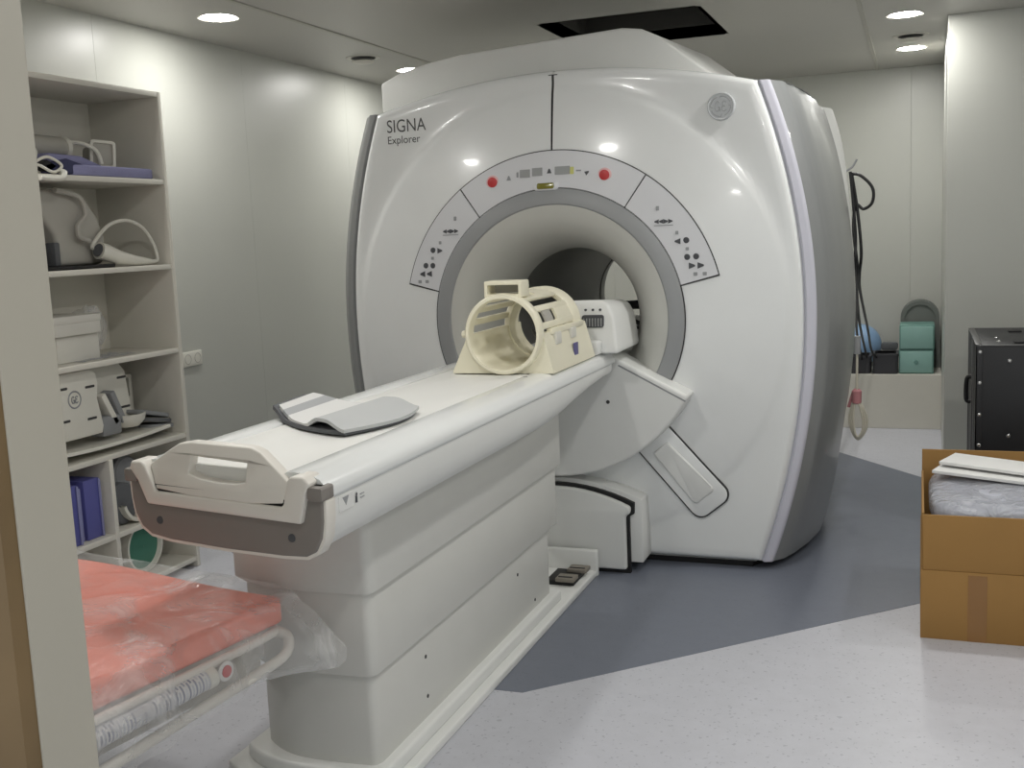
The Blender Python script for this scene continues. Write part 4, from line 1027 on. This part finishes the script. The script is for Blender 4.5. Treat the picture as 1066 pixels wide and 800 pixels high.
for x in (-0.75, -ML + 0.2):
    for y in (-0.12, -MW + 0.12):
        lg = part('leg', tube([(x, y, 0.41), (x, y, 0.10)], 0.016, 12), METALW, tr, True)
        part('caster', lathe([(0.001, x - 0.014), (0.046, x - 0.014), (0.05, x - 0.008), (0.05, x + 0.008), (0.046, x + 0.014), (0.001, x + 0.014)], (0, y, 0.05), 'X', 24), BLACK, lg, True)
        part('fork', box(x - 0.022, x + 0.022, y - 0.012, y + 0.012, 0.05, 0.11, 0.003), METALW, lg, True)
lt = part('label_tube', tube([(0.010, -0.60, 0.452), (0.012, -0.29, 0.462)], 0.024, 18), LABEL, tr, True)
part('tube_cap', tube([(0.012, -0.29, 0.462), (0.0125, -0.265, 0.463)], 0.0255, 18), COILW, lt, True)
part('round_sticker', lathe([(0.0001, 0.026), (0.014, 0.026), (0.0145, 0.024)], (0.006, -0.235, 0.466), 'X', 20), RED, lt, True)
part('sticker_disc', lathe([(0.0001, 0.0235), (0.023, 0.0235), (0.024, 0.021)], (0.006, -0.235, 0.466), 'X', 24), PAPER, lt, True)
# plastic wrap: over the top, round the end and down past the bar, with a loose corner
def wrap(i, j):
    # i: along the width (near -> far), j: from the top inwards to the lower hem
    y = -MW - 0.05 + (MW + 0.085) * i
    path = [(-1.5, MZ1 + 0.010), (-0.9, MZ1 + 0.010), (-0.4, MZ1 + 0.011), (-0.05, MZ1 + 0.012), (0.012, MZ1 - 0.005), (0.035, 0.53), (0.048, 0.47), (0.050, 0.445 - 0.06 * (1 - i)), (0.045, 0.418 - 0.075 * (1 - i))]
    q = j * (len(path) - 1); k = min(int(q), len(path) - 2); t = q - k
    x = path[k][0] + (path[k + 1][0] - path[k][0]) * t; z = path[k][1] + (path[k + 1][1] - path[k][1]) * t
    amp = 0.004 if x < -0.05 else 0.009
    z += amp * math.sin(23 * y + 9 * x) * math.sin(11 * x - 5 * y + 1) * (1 if x < -0.05 else 0.3)
    x += (0.008 * math.sin(31 * y + 3) + 0.006 * math.sin(57 * y + 20 * z)) * (1 if x > 0 else 0)
    # loose corner at the far end pulls outwards
    c = sst(0.80, 1.0, i) * sst(0.5, 0.85, j)
    return (x + 0.105 * c, y + 0.03 * c, z - 0.02 * c)
part('plastic_wrap', grid(70, 56, wrap), FILM, tr, True, smooth=80)

# ================================================================== cardboard box with bagged stock
bx = thing('cardboard_box', 'open brown cardboard box with raised flaps on the floor at right', 'box', (0.37, 4.16, 0))
BX0, BX1, BY0, BY1, BZ = 0.014, 0.74, 3.83, 4.56, 0.245
t_ = 0.008
part('front_panel', box(BX0, BX1, BY0, BY0 + t_, 0, BZ, 0.001), CARD, bx)
part('back_panel', box(BX0, BX1, BY1 - t_, BY1, 0, BZ, 0.001), CARD, bx)
part('left_panel', box(BX0, BX0 + t_, BY0 + t_, BY1 - t_, 0, BZ, 0.001), CARD, bx)
part('right_panel', box(BX1 - t_, BX1, BY0 + t_, BY1 - t_, 0, BZ, 0.001), CARD, bx)
part('bottom_panel', box(BX0 + t_, BX1 - t_, BY0 + t_, BY1 - t_, 0.0, t_), CARD, bx)
fl = lambda a0, a1, b0, b1: box(a0, a1, b0, b1, BZ + 0.001, 0.44, 0.001)
f1 = fl(BX0 + 0.006, BX1, BY0 + 0.002, BY0 + 0.002 + t_, ); part('flap', f1, CARD, bx)
part('flap', box(BX0 + 0.004, BX1, BY1 - t_ - 0.002, BY1 - 0.002, BZ + 0.001, 0.522, 0.001), CARD, bx)
part('flap', fl(BX0 + 0.002, BX0 + 0.002 + t_, BY0 + 0.03, BY1 - 0.03), CARD, bx)
part('tape_strip', box(0.165, 0.225, BY0 - 0.0008, BY0 + 0.001, 0.0, BZ - 0.01), TAPE, bx)
# contents
def packet(x0, x1, y0, y1, z0, z1, rot, seed, lean_=0.0):
    rnd = random.Random(seed); p = [rnd.random() * 6 for _ in range(6)]
    cx, cy = (x0 + x1) / 2, (y0 + y1) / 2
    def f(i, j):
        a = 2 * PI * i; b = PI * j
        sx = math.copysign(abs(math.cos(a)) ** 0.35, math.cos(a)) * abs(math.sin(b)) ** 0.35; sy = math.copysign(abs(math.sin(a)) ** 0.35, math.sin(a)) * abs(math.sin(b)) ** 0.35
        sz = math.copysign(abs(math.cos(b)) ** 0.6, math.cos(b))
        x, y = (x1 - x0) / 2 * sx, (y1 - y0) / 2 * sy
        wv = 0.006 * math.sin(18 * x + p[0]) * math.sin(14 * y + p[1]) + 0.004 * math.sin(40 * x + 22 * y + p[2])
        z = (z0 + z1) / 2 + (z1 - z0) / 2 * sz + wv + lean_ * x
        c, s_ = math.cos(rot), math.sin(rot)
        return (cx + c * x - s_ * y, cy + s_ * x + c * y, z)
    return grid(60, 24, f, wrap_u=True)
def bagged(x0, x1, y0, y1, z0, z1, rot, seed, label):
    t = thing('bagged_packet', label, 'packet', ((x0 + x1) / 2, (y0 + y1) / 2, z0), 0, 'plastic bagged packets in the cardboard box')
    part('contents', packet(x0, x1, y0, y1, z0, z1, rot, seed), BAGGED, t, smooth=60)
    part('bag', packet(x0 - 0.012, x1 + 0.012, y0 - 0.012, y1 + 0.012, z0 - 0.001, z1 + 0.008, rot, seed + 5), FILM2, t, smooth=60)
bagged(0.05, 0.71, 3.87, 4.50, 0.03, 0.20, 0, 1, 'lowest wrapped packet deep in the cardboard box')
bagged(0.06, 0.70, 3.885, 4.50, 0.222, 0.345, 0.0, 2, 'grey packet in clear plastic inside the box, middle of the stack')
bagged(0.052, 0.70, 3.875, 4.50, 0.372, 0.462, 0.0, 4, 'wrinkled grey plastic packet at the top of the open box')
for k, (x0, x1, y0, y1, z, rt, lb) in enumerate(((0.07, 0.69, 4.17, 4.39, 0.478, -17, 'white printed sheet stack lying on the bagged packets, lower of two'), (0.09, 0.69, 4.22, 4.40, 0.500, -20, 'white folded sheet lying topmost in the cardboard box'))):
    bm = box(-(x1 - x0) / 2, (x1 - x0) / 2, -(y1 - y0) / 2, (y1 - y0) / 2, 0, 0.012, 0.002)
    xf(bm, Matrix.Translation(((x0 + x1) / 2, (y0 + y1) / 2, z)) @ Matrix.Rotation(math.radians(rt), 4, 'Z') @ Matrix.Rotation(math.radians(2), 4, 'Y'))
    single('paper_sheet', bm, PAPER, lb, 'paper', 'white sheets in the cardboard box')

# ================================================================== flight case
fc = thing('flight_case', 'black riveted flight case standing behind the cardboard box', 'flight case', (0.56, 5.6, 0))
FX0, FX1, FY0, FY1, FZ = 0.245, 0.86, 5.20, 6.0, 0.868
part('shell', box(FX0, FX1, FY0, FY1, 0.10, FZ, 0.004), CASEB, fc)
part('base', box(FX0 + 0.02, FX1 - 0.02, FY0 + 0.02, FY1 - 0.02, 0.0, 0.10, 0.004), BLACK, fc)
for (a0, a1, b0, b1, c0, c1) in ((FX0 - 0.003, FX0 + 0.025, FY0 - 0.003, FY0 + 0.003, 0.10, FZ), (FX0 - 0.003, FX0 + 0.003, FY0 - 0.003, FY0 + 0.03, 0.10, FZ),
                                 (FX0 - 0.003, FX1, FY0 - 0.003, FY0 + 0.025, FZ - 0.002, FZ + 0.003), (FX0 - 0.003, FX0 + 0.025, FY0, FY1, FZ - 0.002, FZ + 0.003),
                                 (FX0 - 0.004, FX0 + 0.004, FY0 + 0.36, FY0 + 0.40, 0.10, FZ), (FX0 - 0.003, FX0 + 0.003, FY1 - 0.03, FY1, 0.10, FZ), (FX0, FX1, FY1 - 0.025, FY1 + 0.003, FZ - 0.002, FZ + 0.003)):
    part('edge_angle', box(a0, a1, b0, b1, c0, c1, 0.001), CASEE if c1 - c0 > 0.1 and b1 - b0 < 0.02 and False else CASEB if b1 - b0 < 0.01 else CASEE, fc)
for (x, z) in [(FX0 + 0.014, zz) for zz in (0.84, 0.70, 0.555, 0.415, 0.27)] + [(FX0 + 0.135, 0.80), (FX0 + 0.135, 0.46), (FX0 + 0.3, 0.84), (FX0 + 0.3, 0.46)]:
    part('rivet', lathe([(0.0001, FY0 - 0.0075), (0.005, FY0 - 0.007), (0.009, FY0 - 0.003), (0.009, FY0)], (x, 0, z), 'Y', 12), RIVET, fc)
for (x, y) in ((FX0 + 0.10, FY0 + 0.18), (FX0 + 0.10, FY0 + 0.34)):
    part('top_rivet', lathe([(0.0001, FZ + 0.006), (0.007, FZ + 0.004), (0.009, FZ)], (x, y, 0), 'Z', 12), RIVET, fc)
for (x, y) in ((FX0 + 0.19, FY0 + 0.12), (FX0 + 0.2, FY0 + 0.62)):
    part('top_latch', box(x - 0.03, x + 0.03, y - 0.035, y + 0.035, FZ, FZ + 0.008, 0.002), BLACK, fc)
hd = part('side_handle', tube(smooth_path([(FX0, FY0 + 0.48, 0.66), (FX0 - 0.02, FY0 + 0.48, 0.65), (FX0 - 0.022, FY0 + 0.48, 0.55), (FX0, FY0 + 0.48, 0.54)], 6), 0.010, 8), BLACK, fc)

# ================================================================== things on the ledge by the back wall
LZ = 0.38
def drawer_box(x0, x1, y0, y1, z0, z1, label, knob):
    t = thing('teal_storage_box', label, 'storage box', ((x0 + x1) / 2, (y0 + y1) / 2, z0), 0, 'teal storage boxes on the back ledge')
    part('casing', box(x0, x1, y0 + 0.01, y1, z0, z1, 0.006), TEALD, t)
    f = part('front', box(x0 + 0.008, x1 - 0.008, y0, y0 + 0.02, z0 + 0.008, z1 - 0.008, 0.006), TEAL, t)
    if knob: part('knob', lathe([(0.0001, y0 - 0.012), (0.012, y0 - 0.012), (0.014, y0 - 0.004), (0.012, y0)], ((x0 + x1) / 2, 0, (z0 + z1) / 2), 'Y', 16), TEALD, f)
drawer_box(-0.125, 0.100, 7.83, 8.14, LZ, LZ + 0.165, 'lower teal storage box with a knob on the back ledge', True)
drawer_box(-0.122, 0.104, 7.83, 8.14, LZ + 0.167, LZ + 0.335, 'upper teal storage box stacked on another on the back ledge', False)
ar = thing('arched_foam_support', 'grey arched foam support standing behind the teal boxes', 'foam support', (0.0, 8.27, LZ))
ao = [(-0.14, LZ), (-0.14, LZ + 0.36)] + [(-0.01 + 0.13 * math.cos(PI - PI * k / 16), LZ + 0.36 + 0.12 * math.sin(PI * k / 16)) for k in range(17)] + [(0.13, LZ)]
part('body', prism(ao, lambda a, b: (a + 0.02, 8.18, b), lambda a, b: (a + 0.02, 8.36, b), bev=0.012, seg=3), ARCH, ar)
part('face_rim', prism(ao, lambda a, b: (a + 0.02, 8.172, b), lambda a, b: (a + 0.02, 8.182, b), holes=[[(p * 0.8 - 0.002, LZ + 0.02 + (q - LZ) * 0.9) for p, q in ao]]), ARCH, ar)
single('exercise_ball', lathe([(0.155 * math.sin(PI * k / 24) + 1e-4, LZ + 0.155 - 0.155 * math.cos(PI * k / 24)) for k in range(25)], (-0.405, 8.27, 0), 'Z', 36), BALL, 'pale blue ball behind the dark bins on the back ledge', 'ball')
def tub(x0, x1, y0, y1, z0, z1, label):
    t = thing('dark_bin', label, 'bin', ((x0 + x1) / 2, (y0 + y1) / 2, z0), 0, 'dark bins on the back ledge')
    out = rrect(x0, x1, y0, y1, 0.02, 4); inn = rrect(x0 + 0.012, x1 - 0.012, y0 + 0.012, y1 - 0.012, 0.014, 4)
    part('wall', prism(out, lambda a, b: (a, b, z0), lambda a, b: (a, b, z1), holes=[inn]), BIN, t)
    part('rim', prism(rrect(x0 - 0.006, x1 + 0.006, y0 - 0.006, y1 + 0.006, 0.022, 4), lambda a, b: (a, b, z1 - 0.012), lambda a, b: (a, b, z1 + 0.004), holes=[inn]), BIN, t)
    part('bottom', prism(inn, lambda a, b: (a, b, z0), lambda a, b: (a, b, z0 + 0.02)), BIN, t)
tub(-0.295, -0.132, 7.82, 8.05, LZ, LZ + 0.135, 'dark grey bin beside the teal boxes on the back ledge')
tub(-0.52, -0.310, 7.83, 8.05, LZ, LZ + 0.12, 'near black bin partly hidden by the scanner edge')
single('dark_cushion', prism(rrect(-0.25, -0.135, LZ + 0.135, LZ + 0.19, 0.02), lambda a, b: (a, 8.09, b), lambda a, b: (a, 8.15, b), bev=0.008), FOAMD, 'small dark pad peeping over the grey bin beside the teal boxes', 'cushion')

# ================================================================== cables on the scanner's right flank
def on_rear(d, z): return (-0.312 + d*1.15, 5.50, z)
top = [(-0.312, 5.49, 1.68), (-0.300, 5.49, 1.55), (-0.287, 5.49, 1.35)]
runs = [
    (top + [(-0.292, 5.5, 1.24), (-0.300, 5.85, 1.08), (-0.345, 6.7, 0.80), (-0.366, 7.6, 0.56), (-0.366, 7.90, 0.46)], 'black cable hanging closest to the scanner flank, trailing into the near black bin'),
    ([(-0.306, 5.50, 1.67), (-0.280, 5.50, 1.50), (-0.262, 5.50, 1.30), (-0.275, 5.60, 1.18), (-0.285, 5.9, 1.073), (-0.285, 6.8, 0.79), (-0.292, 7.55, 0.575), (-0.26, 7.92, 0.47)], 'black cable swinging outermost from the scanner flank, trailing into the grey bin'),
    ([(-0.309, 5.51, 1.67), (-0.266, 5.51, 1.66), (-0.212, 5.51, 1.60), (-0.212, 5.51, 1.53), (-0.252, 5.51, 1.50), (-0.288, 5.51, 1.52), (-0.298, 5.51, 1.40), (-0.280, 5.51, 1.22), (-0.302, 5.9, 1.06), (-0.325, 6.7, 0.82), (-0.335, 7.6, 0.57), (-0.335, 7.93, 0.46)], 'black cable with an open loop at the top of the scanner flank')]
for k, (pts_, lb) in enumerate(runs):
    single('black_cable', tube(smooth_path(pts_, 8), 0.0075, 8), RUBBER, lb, 'cable', 'black cables on the scanner flank')
ck = thing('coiled_cable', 'white cable hank with pink tie hanging low by the scanner flank', 'cable', (-0.28, 5.55, 0.36))
for k in range(3):
    w_ = 0.016 + 0.010 * k
    part('loop', tube(smooth_path([(-0.285, 5.54 + 0.008 * k, 0.56), (-0.285 - w_, 5.54 + 0.008 * k, 0.48), (-0.283 - w_ * 0.7, 5.54 + 0.008 * k, 0.40), (-0.278, 5.54 + 0.008 * k, 0.375 - 0.008 * k), (-0.270 + w_ * 0.8, 5.54 + 0.008 * k, 0.41), (-0.275 + w_, 5.54 + 0.008 * k, 0.48)], 6, True), 0.0055, 8, True), CABLEW, ck)
part('tie', lathe([(0.012, -0.035), (0.022, -0.03), (0.024, 0.03), (0.014, 0.04), (0.012, -0.035)], (-0.285, 5.55, 0.575), 'Z', 16), PINK, ck)
part('tail', tube(smooth_path([(-0.285, 5.55, 0.61), (-0.30, 5.56, 0.60), (-0.325, 5.57, 0.52)], 6), 0.008, 8), PINK, ck)
part('hanging_lead', tube([(-0.285, 5.55, 0.61), (-0.283, 5.55, 0.80)], 0.006, 8), CABLEW, ck)
part('grey_plug', tube([(-0.283, 5.55, 0.79), (-0.283, 5.55, 0.88)], 0.017, 12), BTNL, ck)
